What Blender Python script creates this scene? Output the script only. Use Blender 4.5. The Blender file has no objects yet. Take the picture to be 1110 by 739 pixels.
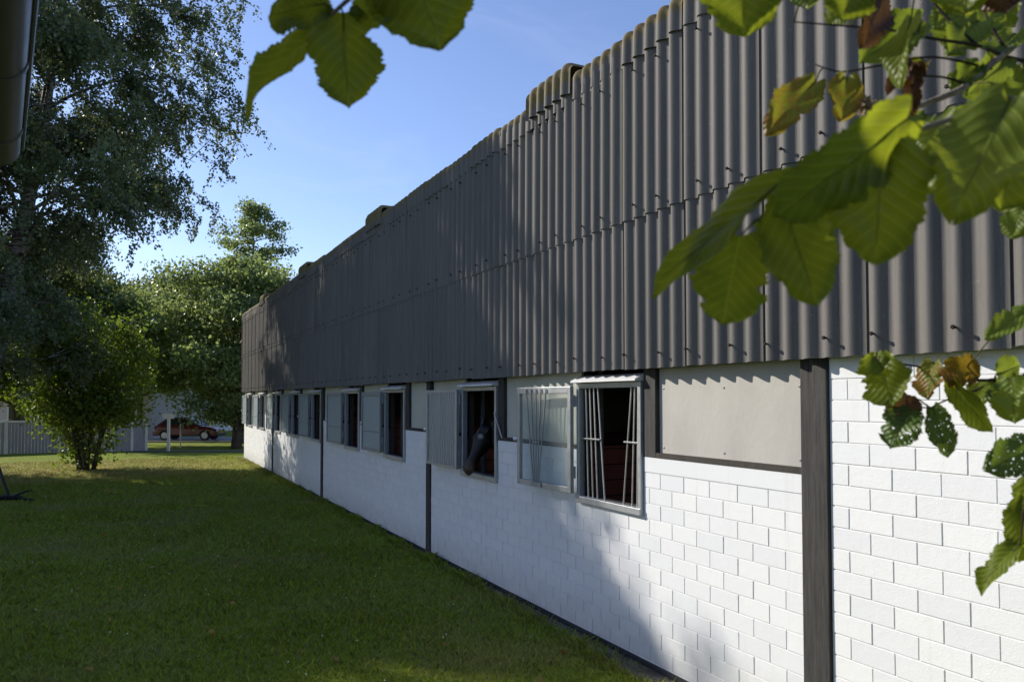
import bpy, bmesh, math, random
import numpy as np
from mathutils import Vector, Matrix

# ------------------------------------------------------------------ camera, sky, sun, exposure
scene = bpy.context.scene
C = scene.collection
EYE = 2.156                       # eye height over the lawn
FPX = 880.0                       # focal length in photo pixels (photo 1110 x 739)
PITCH = math.radians(2.0)
YAW = math.atan(417.0 / FPX * math.cos(PITCH))
F = Vector((math.sin(YAW), math.cos(YAW), 0)); R = Vector((math.cos(YAW), -math.sin(YAW), 0)); Z = Vector((0, 0, 1))
FP = F * math.cos(PITCH) + Z * math.sin(PITCH)
UP = Z * math.cos(PITCH) - F * math.sin(PITCH)
SH = 62.5 / FPX - math.tan(PITCH)
cam_d = bpy.data.cameras.new('camera'); cam = bpy.data.objects.new('camera', cam_d); C.objects.link(cam)
cam.location = (0, 0, EYE)
cam.rotation_euler = (math.pi / 2 + PITCH, 0, -YAW)
cam_d.sensor_width = 23.6; cam_d.lens = FPX / 1110 * 23.6
cam_d.shift_y = SH * FPX / 1110
cam_d.clip_start = 0.05; cam_d.clip_end = 2000
cam_d.dof.use_dof = True; cam_d.dof.focus_distance = 9.0; cam_d.dof.aperture_fstop = 4.2
scene.camera = cam

SUN_DIR = Vector((-1.0, 1.17, 0.88)).normalized()          # towards the sun
world = bpy.data.worlds.new('World'); scene.world = world; world.use_nodes = True
nt = world.node_tree; nt.nodes.clear()
sky = nt.nodes.new('ShaderNodeTexSky'); sky.sky_type = 'NISHITA'; sky.sun_disc = False
sky.sun_elevation = math.asin(SUN_DIR.z); sky.sun_rotation = math.atan2(SUN_DIR.x, SUN_DIR.y)
sky.air_density = 1.0; sky.dust_density = 0.25; sky.ozone_density = 4.0
bg = nt.nodes.new('ShaderNodeBackground'); bg.inputs['Strength'].default_value = 0.122
wo = nt.nodes.new('ShaderNodeOutputWorld')
tint = nt.nodes.new('ShaderNodeMix'); tint.data_type = 'RGBA'; tint.blend_type = 'MULTIPLY'; tint.inputs[0].default_value = 1.0; tint.inputs[7].default_value = (0.97, 0.855, 0.91, 1)
tc = nt.nodes.new('ShaderNodeTexCoord'); mp = nt.nodes.new('ShaderNodeMapping'); mp.inputs['Scale'].default_value = (3.0, 3.0, 9.0); mp.inputs['Rotation'].default_value = (0.3, 0.2, 0.4)
cn = nt.nodes.new('ShaderNodeTexNoise'); cn.inputs['Scale'].default_value = 1.6; cn.inputs['Detail'].default_value = 8; cn.inputs['Roughness'].default_value = 0.62; cn.inputs['Distortion'].default_value = 0.6
cr = nt.nodes.new('ShaderNodeMapRange'); cr.inputs[1].default_value = 0.50; cr.inputs[2].default_value = 0.80; cr.inputs[3].default_value = 0.0; cr.inputs[4].default_value = 0.08
cm = nt.nodes.new('ShaderNodeMix'); cm.data_type = 'RGBA'; cm.inputs[7].default_value = (6.0, 5.8, 6.2, 1)      # thin cirrus
nt.links.new(tc.outputs['Generated'], mp.inputs[0]); nt.links.new(mp.outputs[0], cn.inputs['Vector']); nt.links.new(cn.outputs['Fac'], cr.inputs[0]); nt.links.new(cr.outputs[0], cm.inputs[0])
nt.links.new(sky.outputs[0], tint.inputs[6]); nt.links.new(tint.outputs[2], cm.inputs[6]); nt.links.new(cm.outputs[2], bg.inputs['Color']); nt.links.new(bg.outputs[0], wo.inputs['Surface'])
sun_d = bpy.data.lights.new('sun', 'SUN'); sun_d.energy = 3.5; sun_d.angle = math.radians(0.55); sun_d.color = (1.0, 0.93, 0.82)
sun = bpy.data.objects.new('sun', sun_d); C.objects.link(sun)
sun.rotation_euler = (-SUN_DIR).to_track_quat('-Z', 'Y').to_euler(); sun.location = (-20, 30, 20)
vs = scene.view_settings
vs.view_transform = 'Standard'; vs.look = 'None'; vs.gamma = 1; vs.use_curve_mapping = False; vs.exposure = 0.8
scene.render.engine = 'CYCLES'
scene.cycles.max_bounces = 8; scene.cycles.transparent_max_bounces = 12

rng = np.random.default_rng(7); random.seed(7)

# ------------------------------------------------------------------ helpers
def ray(px, py):
    u = (px - 555) / FPX; v = (369.5 - py) / FPX + SH
    return R * u + UP * v + FP
def at(px, py, depth):
    return Vector((0, 0, EYE)) + ray(px, py) * depth
def on_ground(px, py, z=0.0):
    d = ray(px, py); return Vector((0, 0, EYE)) + d * ((z - EYE) / d.z)
def at_x(px, x, z=EYE):          # the y at which the vertical plane X = x is seen at column px
    d = ray(px, 432); return d.y * x / d.x

def link(name, me, mats, parent=None, smooth=False):
    o = bpy.data.objects.new(name, me); C.objects.link(o)
    for m in (mats if isinstance(mats, (list, tuple)) else [mats]): me.materials.append(m)
    if parent is not None: o.parent = parent
    if smooth: me.polygons.foreach_set('use_smooth', [True] * len(me.polygons))
    return o
def np_mesh(name, V, Fq):
    V = np.asarray(V, np.float32); Fq = np.asarray(Fq, np.int32); n, k = Fq.shape
    me = bpy.data.meshes.new(name)
    me.vertices.add(len(V)); me.vertices.foreach_set('co', V.ravel())
    me.loops.add(n * k); me.loops.foreach_set('vertex_index', Fq.ravel())
    me.polygons.add(n); me.polygons.foreach_set('loop_start', np.arange(0, n * k, k, dtype=np.int32))
    me.polygons.foreach_set('loop_total', np.full(n, k, np.int32))
    me.update(calc_edges=True); me.validate()
    return me
class MB:
    """collects boxes, tubes and prisms into one mesh"""
    def __init__(s): s.v = []; s.f = []; s.mi = []
    def add(s, v, f, m=0):
        b = len(s.v); s.v += [tuple(p) for p in v]; s.f += [tuple(i + b for i in q) for q in f]; s.mi += [m] * len(f)
    def box(s, x0, x1, y0, y1, z0, z1, m=0, M=None):
        v = [Vector((x, y, z)) for z in (z0, z1) for y in (y0, y1) for x in (x0, x1)]
        if M is not None: v = [M @ p for p in v]
        s.add(v, [(0, 2, 3, 1), (4, 5, 7, 6), (0, 1, 5, 4), (2, 6, 7, 3), (0, 4, 6, 2), (1, 3, 7, 5)], m)
    def tube(s, pts, rad, n=6, m=0, cap=True):
        pts = [Vector(p) for p in pts]
        if not isinstance(rad, (list, tuple, np.ndarray)): rad = [rad] * len(pts)
        v = []; f = []
        t0 = (pts[1] - pts[0]).normalized(); a = t0.orthogonal().normalized()
        for i, p in enumerate(pts):
            t = (pts[min(i + 1, len(pts) - 1)] - pts[max(i - 1, 0)]).normalized()
            a = (a - t * a.dot(t)).normalized(); b = t.cross(a)
            for k in range(n):
                w = 2 * math.pi * k / n
                v.append(p + (a * math.cos(w) + b * math.sin(w)) * rad[i])
        for i in range(len(pts) - 1):
            for k in range(n):
                f.append((i * n + k, i * n + (k + 1) % n, (i + 1) * n + (k + 1) % n, (i + 1) * n + k))
        if cap:
            f.append(tuple(reversed(range(n)))); f.append(tuple((len(pts) - 1) * n + k for k in range(n)))
        s.add(v, f, m)
    def prism(s, poly, M, depth, m=0):   # polygon in local XY extruded along local Z
        n = len(poly)
        v = [M @ Vector((x, y, 0)) for x, y in poly] + [M @ Vector((x, y, depth)) for x, y in poly]
        f = [tuple(reversed(range(n))), tuple(range(n, 2 * n))] + [(i, (i + 1) % n, n + (i + 1) % n, n + i) for i in range(n)]
        s.add(v, f, m)
    def mesh(s, name):
        me = bpy.data.meshes.new(name); me.from_pydata(s.v, [], s.f); me.update()
        if any(s.mi): me.polygons.foreach_set('material_index', s.mi)
        return me
    def build(s, name, mats, parent=None, smooth=False, bevel=0.0):
        me = s.mesh(name)
        if bevel:
            bm = bmesh.new(); bm.from_mesh(me)
            bmesh.ops.bevel(bm, geom=list(bm.edges), offset=bevel, segments=2, affect='EDGES', profile=0.5, clamp_overlap=True)
            bm.to_mesh(me); bm.free()
        return link(name, me, mats, parent, smooth)
def thing(name, label, cat, loc=(0, 0, 0), rotz=0, group=None):
    o = bpy.data.objects.new(name, None); C.objects.link(o); o.empty_display_size = 0.3
    o.location = loc; o.rotation_euler = (0, 0, rotz); o['label'] = label; o['category'] = cat
    if group: o['group'] = group
    return o
def tag(o, label=None, cat=None, group=None, kind=None):
    for k, v in (('label', label), ('category', cat), ('group', group), ('kind', kind)):
        if v: o[k] = v
    return o

# ------------------------------------------------------------------ materials
class NT:
    def __init__(s, name):
        s.m = bpy.data.materials.new(name); s.m.use_nodes = True; s.t = s.m.node_tree; s.t.nodes.clear()
        s.out = s.n('OutputMaterial')
    def n(s, kind, **kw):
        o = s.t.nodes.new('ShaderNode' + kind)
        for k, v in kw.items(): setattr(o, k, v)
        return o
    def l(s, a, b): s.t.links.new(a, b)
    def noise(s, vec, scale, detail=4, rough=0.55):
        o = s.n('TexNoise'); o.inputs['Scale'].default_value = scale; o.inputs['Detail'].default_value = detail; o.inputs['Roughness'].default_value = rough
        if vec is not None: s.l(vec, o.inputs['Vector'])
        return o.outputs['Fac']
    def ramp(s, fac, stops):
        o = s.n('ValToRGB'); e = o.color_ramp.elements
        while len(e) < len(stops): e.new(0.5)
        for i, (p, c) in enumerate(stops):
            e[i].position = p; e[i].color = (c, c, c, 1) if not isinstance(c, tuple) else (*c, 1)
        s.l(fac, o.inputs[0]); return o.outputs[0]
    def mix(s, fac, a, b, mode='MIX'):
        o = s.n('Mix', data_type='RGBA', blend_type=mode)
        for i, v in ((0, fac), (6, a), (7, b)):
            if hasattr(v, 'default_value'): s.l(v, o.inputs[i])
            else: o.inputs[i].default_value = v if i == 0 else (*v, 1)
        return o.outputs[2]
    def math(s, op, a, b=0.0, c=0.0):
        o = s.n('Math', operation=op)
        for i, v in enumerate((a, b, c)):
            if hasattr(v, 'default_value'): s.l(v, o.inputs[i])
            else: o.inputs[i].default_value = v
        return o.outputs[0]
    def mapping(s, vec, scale=(1, 1, 1), loc=(0, 0, 0)):
        o = s.n('Mapping'); o.inputs['Scale'].default_value = scale; o.inputs['Location'].default_value = loc
        s.l(vec, o.inputs['Vector']); return o.outputs[0]
    def bump(s, h, strength=0.3, dist=0.01):
        o = s.n('Bump'); o.inputs['Strength'].default_value = strength; o.inputs['Distance'].default_value = dist
        s.l(h, o.inputs['Height']); return o.outputs[0]
    def pr(s, color, rough=0.6, metal=0.0, normal=None, spec=0.5):
        o = s.n('BsdfPrincipled')
        for k, v in (('Base Color', color), ('Roughness', rough), ('Metallic', metal), ('Specular IOR Level', spec)):
            if hasattr(v, 'default_value'): s.l(v, o.inputs[k])
            else: o.inputs[k].default_value = (*v, 1) if k == 'Base Color' else v
        if normal is not None: s.l(normal, o.inputs['Normal'])
        return o
    def done(s, sh): s.l(sh.outputs[0] if hasattr(sh, 'outputs') else sh, s.out.inputs['Surface']); return s.m

def simple(name, col, rough=0.6, metal=0.0, var=0.15, scale=6.0, bump=0.0, spec=0.5, stretch=(1, 1, 1)):
    t = NT(name); tc = t.n('TexCoord').outputs['Object']; v = t.mapping(tc, stretch)
    f = t.noise(v, scale, 6, 0.6)
    c = t.mix(f, tuple(x * (1 - var) for x in col), tuple(min(1, x * (1 + var)) for x in col))
    g = t.noise(v, scale * 9, 4)
    nrm = t.bump(g, bump, 0.01) if bump else None
    r = t.math('MULTIPLY_ADD', f, 0.2, rough - 0.1)
    return t.done(t.pr(c, r, metal, nrm, spec))

def m_white_brick():
    t = NT('white_painted_brick'); geo = t.n('NewGeometry'); pos = geo.outputs['Position']; isl = geo.outputs['Random Per Island']
    c = t.mix(isl, (0.645, 0.66, 0.685), (0.695, 0.705, 0.715))
    n1 = t.noise(pos, 1.3, 5); n2 = t.noise(pos, 38, 5, 0.65)
    dirt = t.ramp(n2, [(0.62, 0.0), (0.74, 1.0)])
    dirt = t.math('MULTIPLY', dirt, t.ramp(n1, [(0.45, 0.0), (0.65, 0.5)]))
    c = t.mix(dirt, c, (0.42, 0.40, 0.36))
    xyz = t.n('SeparateXYZ'); t.l(pos, xyz.inputs[0])
    drip = t.ramp(t.noise(t.mapping(pos, (3.5, 3.5, 0.30)), 2.2, 7, 0.75), [(0.55, 0.0), (0.74, 0.30)])
    c = t.mix(drip, c, (0.52, 0.52, 0.50))
    chip = t.ramp(t.noise(pos, 24, 8, 0.8), [(0.70, 0.0), (0.73, 0.75)])
    c = t.mix(chip, c, (0.40, 0.39, 0.37))
    low = t.math('MULTIPLY', t.ramp(xyz.outputs[2], [(0.03, 0.8), (0.45, 0.0)]), t.noise(pos, 7, 5, 0.7))
    c = t.mix(low, c, (0.30, 0.29, 0.24))
    h = t.math('ADD', t.noise(pos, 130, 4), t.math('MULTIPLY', t.noise(pos, 22, 4), 1.2))
    return t.done(t.pr(c, 0.55, 0, t.bump(h, 0.35, 0.004), 0.35))
def m_cladding(name, moss=False):
    t = NT(name); geo = t.n('NewGeometry'); pos = geo.outputs['Position']
    rnd = t.n('ObjectInfo').outputs['Random']
    st = t.noise(t.mapping(pos, (9, 9, 0.5)), 2.2, 6, 0.65)
    big = t.noise(pos, 0.8, 4)
    c = t.mix(st, (0.108, 0.101, 0.095), (0.182, 0.171, 0.157))
    c = t.mix(t.math('MULTIPLY', big, 0.5), c, (0.130, 0.123, 0.115))
    c = t.mix(t.math('MULTIPLY', rnd, 0.55), c, (0.105, 0.10, 0.095))
    run = t.ramp(t.noise(t.mapping(pos, (5, 5, 0.22)), 2.0, 7, 0.75), [(0.50, 0.0), (0.68, 0.7)])
    c = t.mix(run, c, (0.085, 0.080, 0.074))
    pale = t.ramp(t.noise(t.mapping(pos, (7, 7, 0.35), (3, 1, 0)), 2.4, 7, 0.75), [(0.56, 0.0), (0.74, 0.6)])
    c = t.mix(pale, c, (0.24, 0.225, 0.20))
    sp = t.ramp(t.noise(pos, 38, 6, 0.75), [(0.62, 0.0), (0.70, 0.7)])
    c = t.mix(sp, c, (0.27, 0.26, 0.21))
    sp2 = t.ramp(t.noise(pos, 14, 6, 0.75), [(0.64, 0.0), (0.72, 0.6)])
    c = t.mix(sp2, c, (0.085, 0.082, 0.078))
    if moss:
        xyz = t.n('SeparateXYZ'); t.l(pos, xyz.inputs[0])
        up = t.math('MULTIPLY', t.math('SUBTRACT', xyz.outputs[2], 5.03), 6.0)
        mo = t.ramp(t.math('ADD', t.noise(pos, 6, 5, 0.7), t.math('MULTIPLY', up, 0.55)), [(0.6, 0.0), (0.78, 1.0)])
        mc = t.mix(t.noise(pos, 19, 4), (0.10, 0.075, 0.022), (0.20, 0.16, 0.075))
        c = t.mix(mo, c, mc)
    return t.done(t.pr(c, 0.72, 0, t.bump(t.noise(pos, 90, 5, 0.7), 0.35, 0.004), 0.3))
def m_timber(name, a, b, rough=0.75):
    t = NT(name); tc = t.n('NewGeometry').outputs['Position']
    g = t.noise(t.mapping(tc, (14, 14, 1.1)), 3.5, 7, 0.7)
    fine = t.noise(t.mapping(tc, (70, 70, 2.0)), 3, 5, 0.7)
    c = t.mix(t.ramp(g, [(0.3, 0.0), (0.72, 1.0)]), a, b)
    return t.done(t.pr(c, rough, 0, t.bump(t.math('ADD', fine, g), 0.6, 0.006), 0.35))
def m_planks(name, a, b):
    t = NT(name); pos = t.n('NewGeometry').outputs['Position']
    g = t.noise(t.mapping(pos, (1, 1, 12)), 3, 6, 0.65)
    xyz = t.n('SeparateXYZ'); t.l(pos, xyz.inputs[0])
    fr = t.math('FRACT', t.math('MULTIPLY', xyz.outputs[2], 6.6)); line = t.math('LESS_THAN', fr, 0.07)
    c = t.mix(line, t.mix(g, a, b), (0.015, 0.006, 0.005))
    return t.done(t.pr(c, 0.55, 0, t.bump(g, 0.3, 0.004)))
def m_foliage(name, dark, light, yellow=None, trans=0.35, gloss=0.35, yfrac=0.0, spec=0.3):
    t = NT(name); geo = t.n('NewGeometry'); r = geo.outputs['Random Per Island']; pos = geo.outputs['Position']
    n = t.noise(pos, 0.9, 3)
    f = t.math('ADD', t.math('MULTIPLY', r, 0.65), t.math('MULTIPLY', t.math('SUBTRACT', n, 0.3), 0.9))
    c = t.mix(f, dark, light)
    if yellow:
        r2 = t.math('FRACT', t.math('MULTIPLY', r, 57.31)); c = t.mix(t.math('LESS_THAN', r2, yfrac), c, yellow)
    d = t.pr(c, gloss, 0, None, spec)
    tr = t.n('BsdfTranslucent'); tc = t.mix(0.5, c, (light[0] * 1.6, light[1] * 1.5, light[2] * 0.6)); t.l(tc, tr.inputs[0])
    mx = t.n('MixShader'); mx.inputs[0].default_value = trans; t.l(d.outputs[0], mx.inputs[1]); t.l(tr.outputs[0], mx.inputs[2])
    return t.done(mx)
def m_hazel(name, base, vein, blotch, bl_amt=0.3, trans=0.5, holes=0.0):
    t = NT(name); uv = t.n('UVMap'); sp = t.n('SeparateXYZ'); t.l(uv.outputs[0], sp.inputs[0])
    au = t.math('ABSOLUTE', sp.outputs[0]); v = sp.outputs[1]
    lat = t.math('FRACT', t.math('MULTIPLY', t.math('SUBTRACT', v, t.math('MULTIPLY', au, 0.75)), 8.0))
    lat = t.math('ABSOLUTE', t.math('SUBTRACT', lat, 0.5))
    latm = t.ramp(lat, [(0.0, 1.0), (0.10, 0.0)]); mid = t.ramp(au, [(0.0, 1.0), (0.022, 0.0)])
    vm = t.math('MAXIMUM', latm, mid)
    rnd = t.n('ObjectInfo').outputs['Random']
    wv = t.n('Combine' + 'XYZ'); t.l(sp.outputs[0], wv.inputs[0]); t.l(v, wv.inputs[1]); t.l(t.math('MULTIPLY', rnd, 37), wv.inputs[2])
    n = t.noise(wv.outputs[0], 4.5, 6, 0.65)
    c = t.mix(t.ramp(n, [(0.35, 0.0), (0.7, 1.0)]), base, tuple(min(1, x * 1.5) for x in base))
    edge = t.math('ADD', t.math('ADD', n, t.math('MULTIPLY', au, 0.25)), t.math('MULTIPLY', v, 0.12))
    c = t.mix(t.ramp(edge, [(0.93 - bl_amt, 0.0), (1.0 - bl_amt, 1.0)]), c, blotch)
    sp2 = t.ramp(t.noise(wv.outputs[0], 22, 3), [(0.70, 0.0), (0.76, 1.0)])
    c = t.mix(t.math('MULTIPLY', sp2, 0.6), c, (0.13, 0.07, 0.02))
    c = t.mix(t.math('MULTIPLY', vm, 0.45), c, vein)
    h = t.math('SUBTRACT', t.math('MULTIPLY', lat, 1.4), t.math('MULTIPLY', mid, 0.6))
    h = t.math('ADD', h, t.math('MULTIPLY', t.noise(wv.outputs[0], 30, 3), 0.35))
    nrm = t.bump(h, 0.38, 0.005)
    d = t.pr(c, 0.42, 0, nrm, 0.4)
    tr = t.n('BsdfTranslucent'); t.l(t.mix(0.6, c, tuple(min(1, x) for x in (vein[0], vein[1], vein[2] * .4))), tr.inputs[0])
    mx = t.n('MixShader'); mx.inputs[0].default_value = trans; t.l(d.outputs[0], mx.inputs[1]); t.l(tr.outputs[0], mx.inputs[2])
    if holes:
        hv = t.noise(wv.outputs[0], 15, 2); ho = t.math('GREATER_THAN', hv, 1 - holes)
        tp = t.n('BsdfTransparent'); m2 = t.n('MixShader'); t.l(ho, m2.inputs[0]); t.l(mx.outputs[0], m2.inputs[1]); t.l(tp.outputs[0], m2.inputs[2]); mx = m2
    return t.done(mx)
def m_bark(name, a, b, scale=8):
    t = NT(name); pos = t.n('NewGeometry').outputs['Position']
    n = t.noise(t.mapping(pos, (1, 1, 0.35)), scale, 7, 0.7)
    return t.done(t.pr(t.mix(t.ramp(n, [(0.35, 0.0), (0.65, 1.0)]), a, b), 0.85, 0, t.bump(n, 0.7, 0.03), 0.2))
def m_birch_bark():
    t = NT('birch_bark'); pos = t.n('NewGeometry').outputs['Position']
    n = t.noise(t.mapping(pos, (1.5, 1.5, 6)), 2.5, 6, 0.7)
    c = t.mix(t.ramp(n, [(0.48, 0.0), (0.56, 1.0)]), (0.28, 0.26, 0.24), (0.03, 0.026, 0.024))
    return t.done(t.pr(c, 0.8, 0, t.bump(n, 0.5, 0.02), 0.2))
def m_lawn():
    t = NT('lawn_ground'); pos = t.n('NewGeometry').outputs['Position']
    n1 = t.noise(pos, 0.5, 5, 0.6); n2 = t.noise(pos, 5, 6, 0.7); n3 = t.noise(pos, 45, 4, 0.7)
    c = t.mix(n2, (0.14, 0.20, 0.018), (0.22, 0.275, 0.035))
    c = t.mix(t.ramp(n1, [(0.5, 0.0), (0.68, 0.7)]), c, (0.23, 0.21, 0.07))
    dv = t.n('VectorMath', operation='DISTANCE'); t.l(t.mapping(pos, (.8, 1.25, 1)), dv.inputs[0]); dv.inputs[1].default_value = (-1.5, 35.4, 0)   # dry straw patch round the bush, also painting in the sunlit band's brightness
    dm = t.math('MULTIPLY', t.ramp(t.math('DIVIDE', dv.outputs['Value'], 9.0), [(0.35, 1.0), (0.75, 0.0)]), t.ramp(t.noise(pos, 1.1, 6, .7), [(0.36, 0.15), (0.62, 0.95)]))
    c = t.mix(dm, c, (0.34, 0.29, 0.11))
    c = t.mix(t.ramp(n3, [(0.55, 0.0), (0.75, 0.45)]), c, (0.10, 0.085, 0.04))
    return t.done(t.pr(c, 0.9, 0, t.bump(n3, 0.8, 0.03), 0.1))
def m_grass():
    t = NT('grass_blades'); geo = t.n('NewGeometry'); r = geo.outputs['Random Per Island']; pos = geo.outputs['Position']
    n1 = t.noise(pos, 0.5, 5, 0.6)
    c = t.mix(r, (0.21, 0.285, 0.016), (0.40, 0.47, 0.05))
    c = t.mix(t.ramp(n1, [(0.48, 0.0), (0.68, 0.7)]), c, (0.38, 0.36, 0.10))
    dv = t.n('VectorMath', operation='DISTANCE'); t.l(t.mapping(pos, (.8, 1.25, 1)), dv.inputs[0]); dv.inputs[1].default_value = (-1.5, 35.4, 0)   # straw blades round the bush: dryness plus the sunlit band's brightness painted in
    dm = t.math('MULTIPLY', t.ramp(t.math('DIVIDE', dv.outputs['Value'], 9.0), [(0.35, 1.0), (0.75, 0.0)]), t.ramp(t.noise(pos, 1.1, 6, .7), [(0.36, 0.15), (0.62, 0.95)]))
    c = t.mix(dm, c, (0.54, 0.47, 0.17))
    dry = t.math('LESS_THAN', t.math('FRACT', t.math('MULTIPLY', r, 91.7)), 0.09)
    c = t.mix(dry, c, (0.36, 0.30, 0.14))
    up = t.n('VectorMath', operation='MULTIPLY_ADD'); t.l(geo.outputs['Normal'], up.inputs[0]); up.inputs[1].default_value = (.45, .45, .45); up.inputs[2].default_value = (0, 0, 1)
    nn = t.n('VectorMath', operation='NORMALIZE'); t.l(up.outputs[0], nn.inputs[0])       # blades bend over, so they face the sky more than the modelled strips do
    d = t.pr(c, 0.6, 0, nn.outputs[0], 0.08); tr = t.n('BsdfTranslucent'); t.l(c, tr.inputs[0])
    mx = t.n('MixShader'); mx.inputs[0].default_value = 0.3; t.l(d.outputs[0], mx.inputs[1]); t.l(tr.outputs[0], mx.inputs[2])
    return t.done(mx)
def m_gravel(name, a, b, c3):
    t = NT(name); pos = t.n('NewGeometry').outputs['Position']
    vo = t.n('TexVoronoi'); vo.inputs['Scale'].default_value = 45; t.l(pos, vo.inputs['Vector'])
    n = t.noise(pos, 3, 6, 0.7)
    c = t.mix(vo.outputs['Color'], a, b); c = t.mix(t.ramp(n, [(0.45, 0.0), (0.62, 0.8)]), c, c3)
    return t.done(t.pr(c, 0.9, 0, t.bump(vo.outputs['Distance'], 0.7, 0.01), 0.2))
def m_glass(name, tint, alpha, rough=0.08, ribs=0):
    # a pane that lets most of what lies behind it show, with a sky reflection
    t = NT(name)
    nrm = None
    if ribs:
        pos = t.n('TexCoord').outputs['Object']; xyz = t.n('SeparateXYZ'); t.l(pos, xyz.inputs[0])
        h = t.math('SINE', t.math('MULTIPLY', xyz.outputs[1], ribs)); nrm = t.bump(h, 0.5, 0.01)
    g = t.pr(tint, rough, 0, nrm, 0.6); tp = t.n('BsdfTransparent'); tp.inputs[0].default_value = (0.92, 0.95, 0.95, 1)
    tl = t.n('BsdfTranslucent'); tl.inputs[0].default_value = (*tint, 1)
    m1 = t.n('MixShader'); m1.inputs[0].default_value = 0.3; t.l(g.outputs[0], m1.inputs[1]); t.l(tl.outputs[0], m1.inputs[2])
    m2 = t.n('MixShader'); m2.inputs[0].default_value = alpha; t.l(tp.outputs[0], m2.inputs[1]); t.l(m1.outputs[0], m2.inputs[2])
    return t.done(m2)
def m_horse():
    t = NT('dark_bay_coat'); tc = t.n('TexCoord').outputs['Object']
    n = t.noise(tc, 9, 5); c = t.mix(n, (0.007, 0.006, 0.0055), (0.018, 0.013, 0.010))
    # tan muzzle and white star, in the horse's own coordinates
    for centre, rad, col, k in ((HORSE_STAR, 0.030, (0.22, 0.21, 0.20), 0.035), (HORSE_NOSE, 0.10, (0.06, 0.036, 0.024), 0.09)):
        d = t.n('VectorMath', operation='DISTANCE'); t.l(tc, d.inputs[0]); d.inputs[1].default_value = centre
        dd = t.math('ADD', d.outputs['Value'], t.math('MULTIPLY', t.math('SUBTRACT', t.noise(tc, 35, 3), 0.5), k))
        f = t.n('MapRange'); f.inputs[1].default_value = rad - k * .5; f.inputs[2].default_value = rad + k * .5; f.inputs[3].default_value = 1; f.inputs[4].default_value = 0
        t.l(dd, f.inputs[0]); c = t.mix(f.outputs[0], c, col)
    return t.done(t.pr(c, 0.5, 0, t.bump(t.noise(t.mapping(tc, (1, 1, .3)), 120, 3), 0.2, 0.003), 0.35))

MB_BRICK = m_white_brick()
M_MORTAR = simple('white_mortar', (0.63, 0.63, 0.63), 0.8, var=0.1, scale=9, bump=0.3)
M_CLAD = m_cladding('fibre_cement_cladding'); M_CAP = m_cladding('mossy_fibre_cement', True)
M_POST = m_timber('black_timber', (0.018, 0.017, 0.017), (0.060, 0.056, 0.053))
M_RAIL = m_timber('dark_rail_timber', (0.02, 0.017, 0.014), (0.055, 0.047, 0.04))
M_PANEL = simple('pale_fibre_panel', (0.37, 0.355, 0.325), 0.6, var=0.20, scale=2.2, bump=0.2, stretch=(1, 1.6, .8))
M_PANEL2 = simple('pale_fibre_panel_weathered', (0.40, 0.41, 0.36), 0.6, var=0.22, scale=3.0, bump=0.12)
M_GALV = simple('galvanised_steel', (0.38, 0.40, 0.42), 0.42, 0.55, 0.25, 14, 0.08)
M_GALVD = simple('dull_galvanised_frame', (0.22, 0.24, 0.26), 0.5, 0.35, 0.25, 12, 0.08)
M_BAR = simple('steel_bar', (0.42, 0.42, 0.42), 0.35, 0.7, 0.2, 10)
M_POLY = m_glass('milky_polycarbonate', (0.46, 0.54, 0.56), 0.86, 0.25)
M_POLYR = m_glass('ribbed_polycarbonate', (0.62, 0.66, 0.64), 0.72, 0.15, ribs=190)
M_GLASS = m_glass('clear_pane', (0.5, 0.55, 0.55), 0.14, 0.03)
M_ZINC = simple('white_zinc_ledge', (0.66, 0.66, 0.66), 0.5, 0.1, 0.12, 10)
M_PLINTH = simple('bitumen_plinth', (0.022, 0.023, 0.028), 0.6, var=0.3, scale=8, bump=0.3)
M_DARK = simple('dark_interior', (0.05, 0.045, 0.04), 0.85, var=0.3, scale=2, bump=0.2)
M_STALL = m_planks('red_brown_planks', (0.20, 0.06, 0.038), (0.32, 0.10, 0.065))
M_BOLT = simple('rusty_bolt', (0.02, 0.016, 0.014), 0.85, 0.0, 0.3, 40, spec=.2)
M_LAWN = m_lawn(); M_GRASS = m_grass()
M_STRIP = m_gravel('earthy_gravel', (0.10, 0.085, 0.065), (0.20, 0.18, 0.15), (0.07, 0.055, 0.035))
M_ROAD = m_gravel('light_asphalt', (0.30, 0.29, 0.28), (0.38, 0.37, 0.36), (0.33, 0.32, 0.31))
M_PATH = m_gravel('grey_path', (0.11, 0.11, 0.115), (0.17, 0.17, 0.175), (0.12, 0.12, 0.12))
M_BIRCHLEAF = m_foliage('birch_leaves', (0.065, 0.100, 0.060), (0.155, 0.20, 0.095), (0.24, 0.21, 0.05), 0.40, 0.35, 0.015, 0.5)
M_BUSHLEAF = m_foliage('bush_leaves', (0.050, 0.09, 0.015), (0.15, 0.22, 0.032), None, 0.5, 0.45)
M_MAPLELEAF = m_foliage('broad_tree_leaves', (0.085, 0.125, 0.050), (0.22, 0.29, 0.13), (0.32, 0.31, 0.12), 0.55, 0.33, 0.03, 0.5)
M_DARKLEAF = m_foliage('dark_tree_leaves', (0.040, 0.065, 0.018), (0.115, 0.150, 0.038), None, 0.42, 0.5)
M_BARK = m_bark('rough_bark', (0.035, 0.028, 0.022), (0.10, 0.085, 0.07)); M_BBARK = m_birch_bark()
M_TWIG = m_bark('hazel_twig_bark', (0.18, 0.15, 0.11), (0.38, 0.34, 0.27), 40)
M_TWIGD = m_bark('thin_dark_twig', (0.035, 0.024, 0.02), (0.07, 0.05, 0.04), 40)
M_HZ = m_hazel('hazel_leaf_green', (0.065, 0.10, 0.012), (0.46, 0.52, 0.06), (0.15, 0.14, 0.02), 0.16, 0.55)
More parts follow.
